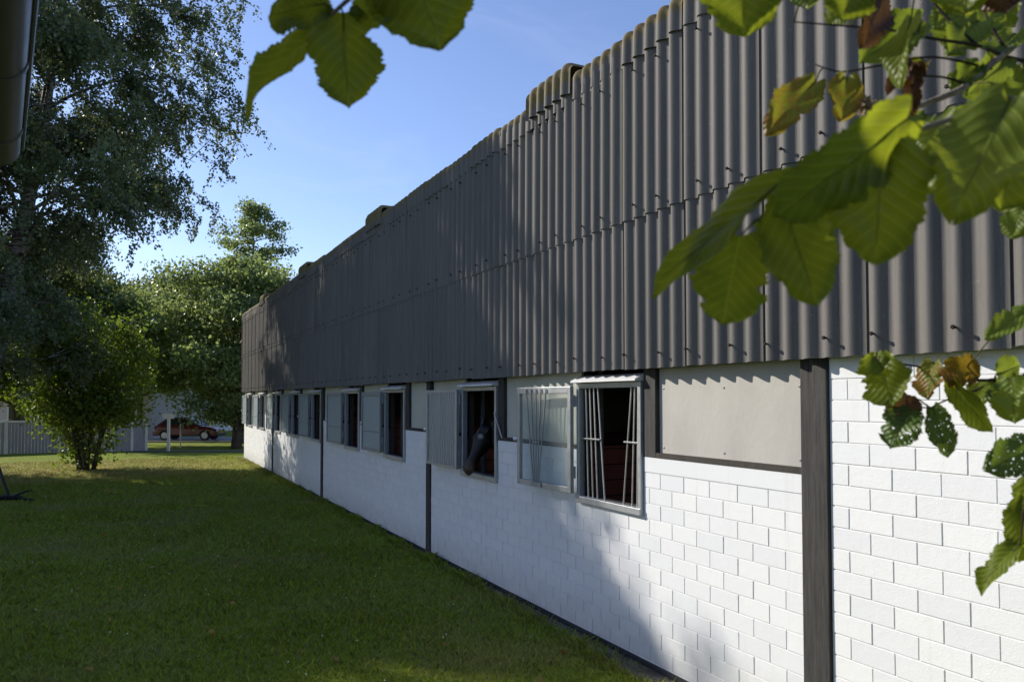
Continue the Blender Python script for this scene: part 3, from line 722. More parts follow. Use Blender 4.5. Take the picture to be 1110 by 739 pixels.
def tree(name, label, cat, base, h, rad, nleaf, lsize, leafmat, barkmat, seed, trunk_r=.2, crown0=.22, lean=(0, 0), shape='round', limbs=26, clump=.42, group=None, squash=1.0, trans=None):
    """broadleaf tree: trunk, limbs, side branches, leaf clumps round the branch ends"""
    r = np.random.default_rng(seed); base = Vector(base)
    t = thing(name, label, cat, base, 0, group)
    top = Vector((lean[0], lean[1], h * .93)); mid = Vector((lean[0] * .25, lean[1] * .25, h * .5))
    tr = MB(); spine = bez(Vector((0, 0, -.15)), mid, top, 14)
    tr.tube(spine, [trunk_r * (1 - .93 * i / 13) * (1.25 if i == 0 else 1) for i in range(14)], 9)
    cs = []; wts = []
    for k in range(limbs):
        f = crown0 + (1 - crown0) * ((k + r.random()) / limbs) ** .9
        f = min(f, .985); q = f * 13; i = int(min(12, q)); p = spine[i].lerp(spine[i + 1], q - i)
        g = (f - crown0) / (1 - crown0)
        prof = {'round': (math.sin(math.pi * min(1, .12 + g * .88)) ** .6), 'cone': (1 - g) ** .75 + .06, 'oval': (math.sin(math.pi * (.1 + .88 * g)) ** .8), 'flat': (1 - g ** 2.5) ** .5}[shape]
        az = k * 2.399 + r.uniform(-.5, .5); L = rad * prof * r.uniform(.72, 1.12)
        rise = L * r.uniform(.15, .6) * (1 - .3 * g)
        end = p + Vector((math.cos(az) * L, math.sin(az) * L * squash, rise)); m = p.lerp(end, .5) + Vector((0, 0, -.12 * L + .25 * rise))
        pts = bez(p, m, end, 7); r0 = trunk_r * .42 * (1 - .75 * f) + .012
        tr.tube(pts, [r0 * (1 - .85 * j / 6) for j in range(7)], 5, cap=False)
        nb = max(3, int(L * 2.4))
        for _ in range(nb):
            q = r.uniform(.3, 1); j = int(min(5, q * 6)); s = pts[j].lerp(pts[j + 1], q * 6 - j)
            dv = Vector(r.normal(size=3)); dv.z = abs(dv.z) * .5 - .05; dv.normalize(); l2 = L * r.uniform(.18, .38) + .15
            e2 = s + dv * l2; tr.tube([s, s.lerp(e2, .5) + Vector((0, 0, .05)), e2], [r0 * .3, r0 * .2, .004], 4, cap=False)
            cs += [s.lerp(e2, .55), e2]; wts += [.7, 1.0]
    tr.build('trunk', barkmat, t, True)
    cs = np.array([tuple(c) for c in cs]); w = np.array(wts) * r.uniform(.4, 1.6, len(wts)); w /= w.sum()
    idx = r.choice(len(cs), nleaf, p=w); sg = clump * r.uniform(.55, 1.25, len(cs))[idx][:, None]
    c = cs[idx] + r.normal(size=(nleaf, 3)) * sg * np.array([1, 1, .62])
    c = c[c[:, 2] > .25]
    leaf_obj('crown', leaf_quads(c, lsize, r, updown=-.5), leafmat, t)
    return t
def birch(base, h, rad, seed, label, nst=6500):
    """weeping birch: arching limbs with long hanging twigs of small leaves"""
    r = np.random.default_rng(seed); t = thing('birch_tree', label, 'tree', base)
    tr = MB(); tops = [Vector((2.6, .3, h)), Vector((-3.0, -.8, h * .86))]
    spines = [bez(Vector((0, 0, -.2)), Vector((1.8, -.1, h * .4)), tops[0], 16)]
    spines.append(bez(spines[0][4], spines[0][4] + Vector((-1.0, -.3, h * .25)), tops[1], 12))
    tr.tube(spines[0], [.30 * (1 - .93 * i / 15) for i in range(16)], 10); tr.tube(spines[1], [.17 * (1 - .92 * i / 11) for i in range(12)], 8)
    twig = MB(); C_ = []
    starts = []
    for si, (sp, nl) in enumerate(((spines[0], 52), (spines[1], 36))):
        for k in range(nl):
            f = .17 + .81 * (k + r.random()) / nl if si == 0 else .12 + .86 * (k + r.random()) / nl
            q = f * (len(sp) - 1); i = int(min(len(sp) - 2, q)); p = sp[i].lerp(sp[i + 1], q - i)
            zz = p.z / h; prof = 1.0 - max(0, (zz - .42) / .62) ** 1.4; prof = max(.18, prof)
            az = k * 2.399 + si; L = rad * prof * r.uniform(.6, 1.1)
            if math.cos(az) > .1 and p.z > 8.4: L = max(L, rad * r.uniform(.75, 1.0) * max(.45, prof))
            if math.cos(az) > 0 and si == 0: L = min(L, (1.3 if p.z < 5 else 2.2 if p.z < 6.4 else 3.6 if p.z < 8.4 else 9) / math.cos(az))
            end = p + Vector((math.cos(az) * L, math.sin(az) * L, L * r.uniform(.1, .45))); m = p.lerp(end, .55) + Vector((0, 0, .28 * L))
            pts = bez(p, m, end, 8); r0 = .06 * (1 - .6 * zz) + .01
            tr.tube(pts, [r0 * (1 - .88 * j / 7) for j in range(8)], 5, cap=False)
            for _ in range(max(4, int(L * 2.5))):
                q = r.uniform(.22, 1); j = int(min(6, q * 7)); s = pts[j].lerp(pts[j + 1], q * 7 - j)
                dv = Vector((r.normal(), r.normal(), r.uniform(0, .8))).normalized(); l2 = r.uniform(.4, 1.3)
                e2 = s + dv * l2; tr.tube([s, e2], [r0 * .28, .006], 4, cap=False)
                starts += [s.lerp(e2, x) for x in (.3, .65, 1.0)]
    pick = r.choice(len(starts), nst)
    for i in pick:
        p = starts[i] + Vector(r.normal(size=3)) * .1; L = r.uniform(.4, 1.35) * (1.0 if p.z > 3.2 else .5)
        L = min(L, max(.2, p.z - 1.9)); dx = Vector((r.normal() * .35, r.normal() * .35, -.8)).normalized(); out = Vector((p.x, p.y, 0)); out = out.normalized() * .55 if out.length > .1 else out
        pts = [p, p + out * L * .8 + Vector((0, 0, -.22 * L)), p + out * L + dx * L * .6, p + out * L * .9 + dx * L]
        twig.tube(pts, [.006, .005, .004, .002], 3, cap=False)
        n = int(L * 44) + 10
        for q in r.random(n) * 3:
            j = int(min(2, q)); s = pts[j].lerp(pts[j + 1], q - j); C_.append((s.x, s.y, s.z))
    tr.build('trunk', M_BBARK, t, True); twig.build('twigs', M_TWIGD, t)
    c = np.array(C_); c += r.normal(size=c.shape) * .055
    leaf_obj('crown', leaf_quads(c, .064, r, 1.5, droop=.7), M_BIRCHLEAF, t)
    return t
grass()
BUSH = on_ground(92, 509)
birch((-3.9, 25.2, 0), 19.0, 5.4, 21, 'tall weeping birch with drooping twigs over the left of the lawn')

def bush():
    r = np.random.default_rng(9); t = thing('leafy_bush', 'broad multi stemmed green bush spreading over the lawn before the fence', 'bush', BUSH)
    cs = []; w = []
    for k in range(13):
        az = k * 2.399 + .4; sp = r.uniform(.25, 1.0); H = r.uniform(2.9, 5.2)
        reach = 3.5 * sp * (1.25 - .13 * H) * (.62 if math.cos(az) > .3 else 1); a = Vector((math.cos(az) * .28 * sp, math.sin(az) * .28 * sp, -.05))
        e = Vector((math.cos(az) * reach, math.sin(az) * reach * .85, H)); m = Vector((e.x * .35, e.y * .35, H * .45))
        pts = bez(a, m, e, 10); s = MB(); s.tube(pts, [.050 * (1 - .8 * j / 9) for j in range(10)], 7)
        for _ in range(20):
            q = r.uniform(.40, 1) * 9; j = int(min(8, q)); p = pts[j].lerp(pts[j + 1], q - j)
            dv = Vector((r.normal(), r.normal(), r.uniform(-.35, .6))).normalized(); l = r.uniform(.5, 1.25); e2 = p + dv * l
            s.tube([p, p.lerp(e2, .5) + Vector((0, 0, .06)), e2], [.014, .009, .003], 4, cap=False)
            cs += [p.lerp(e2, .4), p.lerp(e2, .75), e2]; w += [.6, .9, 1]
        s.build('stem', M_BARK, t, True)
    for _ in range(60):                                        # low shoots round the foot
        az = r.uniform(0, 6.28); zz = r.uniform(.15, 1.6); d = r.uniform(.2, .45 + .35 * zz); cs.append(Vector((math.cos(az) * d, math.sin(az) * d, zz))); w.append(.6)
    cs = np.array([tuple(c) for c in cs]); w = np.array(w) * r.uniform(.4, 1.5, len(w)); w /= w.sum(); idx = r.choice(len(cs), 23000, p=w)
    c = cs[idx] + r.normal(size=(len(idx), 3)) * .24 * np.array([1, 1, .6]); c = c[(c[:, 2] > .12) & (c[:, 0] < 2.0)]
    leaf_obj('foliage', leaf_quads(c, .088, r, 1.35, droop=.25, updown=-.6), M_BUSHLEAF, t)
bush()
def place(px, d): p = F * d + R * ((px - 555) / FPX * d); return (p.x, p.y, gz(p.x, p.y))
GT = 'trees beyond the lawn'
tree('broadleaf_tree', 'large light green broadleaf tree behind the far end of the stable', 'tree', place(257, 40), 9.7, 3.9, 44000, .12, M_MAPLELEAF, M_BARK, 31, .24, .10, (.4, 0), 'oval', 44, .46, GT)
tree('broadleaf_tree', 'slender tree whose loose top rises above the other trees', 'tree', place(273, 49), 15.3, 1.9, 9000, .12, M_MAPLELEAF, M_BARK, 37, .16, .50, (0, 0), 'oval', 26, .30, GT)
tree('broadleaf_tree', 'dark green tree standing over the parked red car', 'tree', place(186, 54), 10.5, 4.3, 42000, .15, M_DARKLEAF, M_BARK, 41, .24, .26, (0, 0), 'round', 34, .55, GT)
tree('broadleaf_tree', 'yellowish green tree between the birch and the light broadleaf tree', 'tree', place(152, 44), 8.4, 3.5, 38000, .13, M_MAPLELEAF, M_BARK, 43, .17, .30, (0, 0), 'round', 30, .45, GT)
tree('broadleaf_tree', 'dark tree rising behind the grey fence left of the bush', 'tree', place(18, 41), 10.5, 4.2, 42000, .15, M_DARKLEAF, M_BARK, 47, .24, .16, (0, 0), 'round', 34, .55, GT)
tree('broadleaf_tree', 'dark tree behind the bungalow roof', 'tree', place(95, 62), 12.5, 5.0, 36000, .18, M_DARKLEAF, M_BARK, 53, .26, .2, (0, 0), 'round', 32, .6, GT)
tree('broadleaf_tree', 'dark low tree close behind the stable gable', 'tree', place(262, 45.5), 6.5, 2.6, 24000, .13, M_DARKLEAF, M_BARK, 59, .15, .10, (0, 0), 'round', 30, .45, GT)
# trees outside the frame on the left whose crowns shade lawn and wall
SHADE = [((-8.0, 24.4, 0), 15.0, 4.1, 71, 34000), ((-10.2, 30.6, 0), 15.0, 4.2, 79, 25000), ((-17.5, 22.5, 0), 16.6, 3.9, 61, 33000), ((-18.5, 28.0, 0), 16.8, 3.9, 67, 33000), ((-18.0, 33.5, 0), 17.2, 4.0, 73, 30000), ((-18.5, 39.5, 0), 16.5, 4.0, 83, 26000), ((-13.0, 27.0, 0), 16.5, 3.2, 89, 62000)]
for i, (b, h, rd, sd, nl) in enumerate(SHADE):
    tree('broadleaf_tree', ['tall round tree close left of the birch', 'tall tree left behind the birch', 'nearest tree of the tall row beyond the lawn', 'second tree of the tall row beyond the lawn', 'third tree of the tall row beyond the lawn', 'farthest tree of the tall row beyond the lawn', 'tree standing between the tall row and the birch'][i], 'tree', b, h, rd, nl, .18, M_DARKLEAF, M_BARK, sd, .2, .18, (0, 0), 'round', 34, .5, 'trees left of the lawn')
# far wood closing the horizon
def wood():
    r = np.random.default_rng(77); V = []
    for k in range(150):
        d = r.uniform(85, 120); l = r.uniform(-95, 60); p = F * d + R * l; h = r.uniform(7, 12)
        n = 420; c = r.normal(size=(n, 3)); c /= np.linalg.norm(c, axis=1)[:, None]; c *= r.uniform(.55, 1.0, n)[:, None]
        c = c * np.array([h * .42, h * .42, h * .5]) + np.array([p.x, p.y, h * .5 - .3]); V.append(leaf_quads(c, .75, r))
    o = link('distant_wood', np_mesh('distant_wood', np.concatenate(V), np.arange(sum(len(v) for v in V)).reshape(-1, 4)), M_DARKLEAF); tag(o, kind='stuff')
wood()

# ------------------------------------------------------------------ fence, posts, houses, car
def fence():
    M_FB = m_timber('grey_fence_boards', (0.21, 0.21, 0.23), (0.30, 0.30, 0.32)); M_FW = simple('white_fence_paint', (0.62, 0.61, 0.58), 0.6)
    t = thing('board_fence', 'grey vertical board fence with white posts and rail behind the bush', 'fence', on_ground(80, 488))
    inv = Matrix.Translation(-Vector(t.location))
    P = [on_ground(x, y) for x, y in ((-165, 499), (-80, 495), (6, 491.5), (64, 489.2), (121, 487), (143, 486), (158.5, 485.3))]
    H = 1.27
    for i, p in enumerate(P):
        m = MB(); m.box(p.x - .05, p.x + .05, p.y - .05, p.y + .05, -.35, H + .03); o = m.build('post', M_FW, t, bevel=.008); o.matrix_parent_inverse = inv
    for a, b in zip(P, P[1:]):
        d = (b - a); L = d.length; d.normalize(); ang = math.atan2(d.y, d.x); M4 = Matrix.Translation((a.x, a.y, 0)) @ Matrix.Rotation(ang, 4, 'Z')
        m = MB(); n = max(3, int(L / .125)); s = (L - .12) / n
        for k in range(n): m.box(.06 + k * s + .004, .06 + (k + 1) * s - .004, -.012, .012 + .002 * (k % 2), .04 - .25 * (L > 0), H - .06 + .004 * (k % 3), M=M4)
        o = m.build('board_panel', M_FB, t); o.matrix_parent_inverse = inv
        m = MB(); m.box(.051, L - .051, -.035, .035, H - .055, H + .01, M=M4); o = m.build('rail', M_FW, t, bevel=.006); o.matrix_parent_inverse = inv
fence()
M_WP = simple('white_post_paint', (0.6, 0.59, 0.55), 0.6)
p = on_ground(182.5, 486.5)
t = thing('sign_post', 'white post with a plain white crossboard beside the path', 'sign', (p.x, p.y, -.1), -YAW)
m = MB(); m.box(-.055, .055, -.05, .05, 0, 1.62); m.build('post', M_WP, t, bevel=.01)
m = MB(); m.box(-.24, .26, -.075, -.052, 1.40, 1.60); m.build('board', M_WP, t, bevel=.006)
p = place(196.5, 41)
t = thing('slim_pole', 'slim grey pole standing before the red car', 'pole', p); m = MB(); m.tube([(0, 0, -.1), (0, 0, 1.25), (0, 0, 1.27)], [.028, .028, .01], 8); m.build('shaft', M_GALV, t)
p = place(254, 43.5)
t = thing('marker_post', 'short white marker post at the road by the stable corner', 'post', p, -YAW); m = MB(); m.box(-.06, .06, -.04, .04, -.1, .75); m.build('shaft', M_WP, t, bevel=.01); m = MB(); m.box(-.062, .062, -.042, .042, .52, .60); m.build('band', M_BOLT, t)
M_HW = simple('pale_render', (0.62, 0.63, 0.64), 0.8, var=.06, bump=.1); M_HW2 = simple('cream_render', (0.40, 0.38, 0.34), 0.8, var=.08, bump=.1)
M_ROOF = m_timber('grey_roof_tiles', (0.08, 0.075, 0.075), (0.14, 0.13, 0.125)); M_WIN = simple('dark_window_glass', (0.02, 0.024, 0.03), 0.08, var=.1); M_WF = simple('white_window_frame', (0.65, 0.65, 0.63), .5)
def house(label, px, d, w, dep, wall_h, roof_h, mat, wins, rot=0.0):
    t = thing('bungalow', label, 'house', place(px, d), -YAW + rot)
    m = MB(); m.box(-w / 2, w / 2, 0, dep, -.3, wall_h); m.build('wall', mat, t)
    m = MB(); o = .45; z0 = wall_h - .05
    for s in (0, 1):
        ya, yb = (-o, dep / 2) if s == 0 else (dep + o, dep / 2)
        m.add([(-w / 2 - o, ya, z0), (w / 2 + o, ya, z0), (w / 2 + o, yb, z0 + roof_h), (-w / 2 - o, yb, z0 + roof_h), (-w / 2 - o, ya, z0 + .12), (w / 2 + o, ya, z0 + .12), (w / 2 + o, yb, z0 + roof_h + .12), (-w / 2 - o, yb, z0 + roof_h + .12)],
              [(0, 1, 2, 3), (4, 7, 6, 5), (0, 4, 5, 1), (1, 5, 6, 2), (2, 6, 7, 3), (3, 7, 4, 0)])
    rf = m.build('roof', M_ROOF, t)
    m = MB(); m.box(-w / 2 - o, w / 2 + o, -o - .1, -o - .003, z0 - .02, z0 + .10); m.build('gutter', M_WF, t)
    m = MB(); m.add([(-w / 2, 0.01, wall_h - .02), (-w / 2, dep - .01, wall_h - .02), (-w / 2, dep / 2, wall_h + roof_h - .15), (w / 2, 0.01, wall_h - .02), (w / 2, dep - .01, wall_h - .02), (w / 2, dep / 2, wall_h + roof_h - .15)], [(0, 1, 2), (3, 5, 4)]); m.build('gable', mat, t)
    for x, z, a, b in wins:
        m = MB(); m.box(x - a / 2 - .06, x + a / 2 + .06, -.03, .02, z - .06, z + b + .06); f = m.build('window', M_WF, t); m = MB(); m.box(x - a / 2, x + a / 2, -.036, -.031, z, z + b); m.build('pane', M_WIN, f)
house('cream bungalow with a grey roof behind the fence', 78, 50, 9.6, 8, 2.9, 2.2, M_HW2, [(-3.2, .9, 1.3, 1.2), (-.5, .9, 1.6, 1.2), (2.8, .9, 1.3, 1.2)])
house('white rendered house across the road behind the red car', 208, 62, 4.4, 9, 3.2, 2.4, M_HW, [(-1.1, 1.35, .9, .9)])
def car():
    M_RED = NT('dark_red_paint'); pr = M_RED.pr((0.10, 0.010, 0.014), .25, 0, None, .5); pr.inputs['Coat Weight'].default_value = .6; M_R = M_RED.done(pr)
    M_TY = simple('tyre_rubber', (0.02, 0.02, 0.02), .8); M_RIM = simple('alloy_rim', (0.45, 0.45, 0.46), .35, .7); M_LT = simple('headlamp_glass', (0.6, 0.6, 0.62), .1); M_BL = simple('black_trim', (0.02, 0.02, 0.022), .5)
    t = thing('parked_car', 'dark red car parked on the road with its nose to the right', 'car', place(207, 49.0), -YAW); t.location.z = -.325
    W = .80; Ls = 1.9                                           # x along the car, nose at +x, y towards the camera is -y
    def arch(cx, r=.33, n=9): return [(cx + r * math.cos(a), .30 + r * math.sin(a) * .95) for a in np.linspace(math.pi, 0, n)]
    prof = [(-1.88, .28)] + [(x, max(.22, z)) for x, z in arch(-1.22)] + [(x, max(.22, z)) for x, z in arch(1.16)] + [(1.80, .24), (1.86, .34), (1.86, .55), (1.80, .68), (1.55, .77), (.72, .88), (-1.45, .91), (-1.80, .88), (-1.90, .70), (-1.92, .45)]
    b = MB(); M4 = Matrix.Translation((0, W, 0)) @ Matrix.Rotation(math.pi / 2, 4, 'X'); b.prism(prof, M4, 2 * W)
    # cabin: tapered shell carrying the roof
    cab = [(.74, .875, W - .02), (.10, 1.36, W - .17), (-1.05, 1.38, W - .17), (-1.72, .90, W - .04)]
    v = [(x, -y, z) for x, z, y in cab] + [(x, y, z) for x, z, y in cab]
    b.add(v, [(0, 3, 2, 1), (4, 5, 6, 7), (0, 1, 5, 4), (1, 2, 6, 5), (2, 3, 7, 6), (3, 0, 4, 7)])
    body = b.build('body', M_R, t, bevel=.035, smooth=True); body.data.set_sharp_from_angle(angle=math.radians(40))
    def cabpt(fx, fz, s):    # a point on the cabin side
        lo = Vector(v[0 if s < 0 else 4]).lerp(Vector(v[3 if s < 0 else 7]), fx); hi = Vector(v[1 if s < 0 else 5]).lerp(Vector(v[2 if s < 0 else 6]), fx); p = lo.lerp(hi, fz); p.y += .012 * s; return p
    for s in (-1, 1):
        for f0, f1 in ((.07, .36), (.40, .70), (.73, .93)):
            m = MB(); q = [cabpt(f0, .10, s), cabpt(f1, .10, s), cabpt(f1, .86, s), cabpt(f0, .86, s)]; q2 = [p + Vector((0, .01 * s, 0)) for p in q]
            m.add(q + q2, [(0, 1, 2, 3), (7, 6, 5, 4), (0, 4, 5, 1), (1, 5, 6, 2), (2, 6, 7, 3), (3, 7, 4, 0)]); m.build('side_window', M_WIN, t)
        m = MB(); m.box(1.70, 1.872, s * .66 - .10, s * .66 + .10, .53, .66); m.build('headlight', M_LT, t, bevel=.015)
        m = MB(); m.box(.56, .70, s * (W + .03) - .07, s * (W + .03) + .07, .92, 1.02); m.build('mirror', M_BL, t, bevel=.02)
        for cx in (-1.22, 1.16):
            wh = thing('wheel', '', ''); 
            for k in ('label', 'category'): del wh[k]
            wh.parent = t; wh.location = (cx, s * (W - .10), .30)
            m = MB(); m.tube([(0, s * y, 0) for y in (-.09, -.08, .07, .095)], [.26, .295, .295, .26], 24); m.build('tyre', M_TY, wh, True)
            m = MB(); m.tube([(0, s * y, 0) for y in (.06, .103, .108)], [.19, .19, .06], 16); m.build('rim', M_RIM, wh)
    for nm, i0, i1 in (('windscreen', 0, 1), ('rear_window', 3, 2)):
        a0, a1, b0, b1 = Vector(v[i0]), Vector(v[i0 + 4]), Vector(v[i1]), Vector(v[i1 + 4]); ctr = (a0 + a1 + b0 + b1) / 4; nn = Vector((1 if i0 == 0 else -1, 0, 1)).normalized() * .012
        q = [c.lerp(ctr, .10) + nn for c in (a0, a1, b1, b0)]; q2 = [p + nn for p in q]; m = MB(); m.add(q + q2, [(0, 1, 2, 3), (7, 6, 5, 4), (0, 4, 5, 1), (1, 5, 6, 2), (2, 6, 7, 3), (3, 7, 4, 0)]); m.build(nm, M_WIN, t)
    m = MB(); m.box(1.83, 1.90, -.74, .74, .27, .42); m.build('bumper', M_BL, t, bevel=.03); m = MB(); m.box(-1.96, -1.88, -.74, .74, .32, .50); m.build('bumper', M_BL, t, bevel=.03)
car()
# the dark iron thing lying at the left edge
p = on_ground(17, 541)
t = thing('iron_stand', 'dark iron stand with a leaning pole on the shaded lawn', 'stand', p, -YAW)
M_IRON = simple('dark_iron', (0.012, 0.013, 0.015), .5, .4, .3, 20)
m = MB(); m.tube([(-.16, 0, .02), (-.16, 0, .05), (-.16, 0, .09)], [.26, .27, .20], 20); m.build('base', M_IRON, t)
m = MB(); m.tube([(-.16, 0, .08), (-.36, .05, .55), (-.55, .1, 1.0)], .03, 8); m.build('pole', M_IRON, t)
m = MB(); m.tube([(.0, 0, .09), (.20, 0, .17), (.36, 0, .19)], [.022, .022, .016], 8); m.build('arm', M_IRON, t)
m = MB(); m.tube([(.0, -.05, .03), (.35, -.22, .03), (.55, -.30, .03)], [.03, .026, .02], 8); m.build('foot', M_IRON, t)

# ------------------------------------------------------------------ annex whose eaves gutter hangs into the top left corner
def annex():
    M_G = simple('dark_zinc_gutter', (0.085, 0.088, 0.095), .38, .55, .25, 9); M_SO = m_timber('brown_soffit', (0.05, 0.035, 0.025), (0.09, 0.065, 0.045))
    e = at(-3, 176, 3.0); zt = e.z + .06
    d = Vector((-.12, .993, 0)).normalized(); n = Vector((d.y, -d.x, 0))          # n points to the stable
    t = thing('annex_building', 'low annex whose dark eaves gutter hangs into the top left corner', 'building', (e.x, e.y, 0), math.atan2(-d.x, d.y))
    Lb = 9.0                                                     # local: +y along the gutter forwards, +x to the stable, end at y=0
    g = MB(); rad = .072; V = []; Fq = []
    def half(y0, y1, r, th, nseg=14):
        v = []; f = []
        for y in (y0, y1):
            for rr_ in (r, r - th):
                for k in range(nseg + 1):
                    a = math.pi + math.pi * k / nseg; v.append((rr_ * math.cos(a), y, zt + rr_ * math.sin(a)))
        m_ = nseg + 1
        for k in range(nseg):
            f += [(k, k + 1, 2 * m_ + k + 1, 2 * m_ + k), (m_ + k, 3 * m_ + k, 3 * m_ + k + 1, m_ + k + 1), (k, m_ + k, m_ + k + 1, k + 1), (2 * m_ + k, 2 * m_ + k + 1, 3 * m_ + k + 1, 3 * m_ + k)]
        f += [(0, 2 * m_, 3 * m_, m_), (nseg, m_ + nseg, 3 * m_ + nseg, 2 * m_ + nseg)]
        return v, f
    v, f = half(-Lb, 0, rad, .004); g.add(v, f)
    pl = [(rad * math.cos(math.pi + math.pi * k / 14), zt + rad * math.sin(math.pi + math.pi * k / 14)) for k in range(15)]
    g.add([(x, .002, z) for x, z in pl], [tuple(range(15))])
    g.tube([(rad + .004, -Lb, zt + .002), (rad + .004, -.0, zt + .002)], .009, 8)
    go = g.build('gutter', M_G, t, True); go.data.set_sharp_from_angle(angle=math.radians(40))
    for y in (-.30, -.95, -1.7, -2.5):
        g = MB(); v, f = half(y - .014, y + .014, rad + .004, .007); g.add(v, f); g.build('gutter_bracket', M_G, t)
    m = MB(); m.add([(-.03, -Lb, zt + .03), (-.03, -.02, zt + .03), (-3.6, -.02, zt + 1.1), (-3.6, -Lb, zt + 1.1), (-.03, -Lb, zt + .09), (-.03, -.02, zt + .09), (-3.6, -.02, zt + 1.16), (-3.6, -Lb, zt + 1.16)], [(3, 2, 1, 0), (4, 5, 6, 7), (0, 1, 5, 4), (1, 2, 6, 5), (2, 3, 7, 6), (3, 0, 4, 7)]); m.build('roof', M_SO, t)
    m = MB(); m.box(-.11, -.082, -Lb, -.03, zt - .14, zt + .028); m.build('fascia', M_SO, t)
    m = MB(); m.box(-6, -1.6, -Lb, -.5, -.1, zt + .3); m.build('wall', MB_BRICK, t)
annex()

# ------------------------------------------------------------------ hazel shrub beside the camera
def hazel_leaf(name, base, tip, wpx, roll, mat, parent, seed, fold=.22, curl=.15, stalk=None, wscale=1.0):
    """one leaf: serrated heart-shaped blade along base->tip with fold, curl and ruffle"""
    r = random.Random(seed); base = Vector(base); tip = Vector(tip); ax = tip - base; L = ax.length; ax.normalize()
    view = ((base + tip) / 2 - Vector((0, 0, EYE))).normalized()
    sd = ax.cross(view).normalized(); nr = sd.cross(ax)
    if nr.dot(view) > 0: nr = -nr
    q = Matrix.Rotation(roll, 3, ax); sd = q @ sd; nr = q @ nr
    ns, ntv = 44, 8; V = []; UV = []; Wd = wpx
    ph = r.uniform(0, 6.28); tw = r.uniform(-.35, .35); ph2 = r.uniform(0, 6.28); bites = [(r.choice((-1, 1)), r.uniform(.25, .95), r.uniform(.02, .05), r.uniform(.12, .38)) for _ in range(r.choice((0, 1, 2, 3)))]
    def prof(s):
        w = (math.sin(math.pi * min(1, s * .93 + .045) ** .95) ** .60) * (1 - .04 * s)
        if s > .90: w *= max(.0, 1 - ((s - .90) / .10) ** 1.6 * .92)
        return w
    for i in range(ns + 1):
        s = i / ns; w = prof(s) * .5
        tooth = 1 + (.045 if i % 2 else -.03) + .05 * math.sin(i * .9 + ph) + .03 * math.sin(i * 2.3 + 2 * ph)
        for j in range(-ntv, ntv + 1):
            u = j / ntv; lob = 1 + .075 * math.sin(7.5 * s + (ph if u > 0 else ph2)) + .05 * math.sin(15 * s + (ph2 if u > 0 else ph))
            for sg_, sb_, wb_, db_ in bites:
                if u * sg_ > 0: lob *= 1 - db_ * math.exp(-((s - sb_) / wb_) ** 2)
            e = u * w * lob * (tooth if abs(u) == 1 else 1)
            back = -.09 * abs(u) ** 1.5 * (1 - s) ** 3                       # heart-shaped base
            x = e * Wd; y = (s + back) * L
            zf = abs(e) * Wd * fold - curl * L * (s - .35) ** 2 +   .045 * Wd * math.sin(9 * s + 3 * abs(u) + ph) * abs(u) * 2 + .012 * Wd * math.sin(50 * (s - abs(u) * .38)) * abs(u)
            cs, sn = math.cos(tw * s), math.sin(tw * s)
            V.append(base + ax * y + sd * (x * cs - zf * sn) + nr * (zf * cs + x * sn)); UV.append((e * 1.0, s))
    m_ = 2 * ntv + 1; Fq = [(i * m_ + j, i * m_ + j + 1, (i + 1) * m_ + j + 1, (i + 1) * m_ + j) for i in range(ns) for j in range(m_ - 1)]
    me = bpy.data.meshes.new(name); mbx = MB(); mbx.v = [tuple(p) for p in V]; mbx.f = Fq; mbx.mi = [0] * len(Fq)
    n0 = len(V)
    if stalk is not None:
        st = Vector(stalk); md = st.lerp(base, .5) + Vector((0, 0, .08 * (st - base).length)); mbx.tube([st, md, base, base + ax * .25 * L - nr * .002, base + ax * .85 * L - nr * .001], [.0016, .0014, .0013, .0010, .0004], 6, 1)
    me = mbx.mesh(name); uvl = me.uv_layers.new(name='UVMap')
    UV += [(0.01, .5)] * (len(me.vertices) - n0)
    idx = np.zeros(len(me.loops), np.int32); me.loops.foreach_get('vertex_index', idx); uvl.data.foreach_set('uv', np.array(UV, np.float32)[idx].ravel())
    return link(name, me, [mat, M_STALK], parent, True)
M_STALK = m_bark('green_stalk', (0.10, 0.11, 0.03), (0.16, 0.15, 0.05), 60)
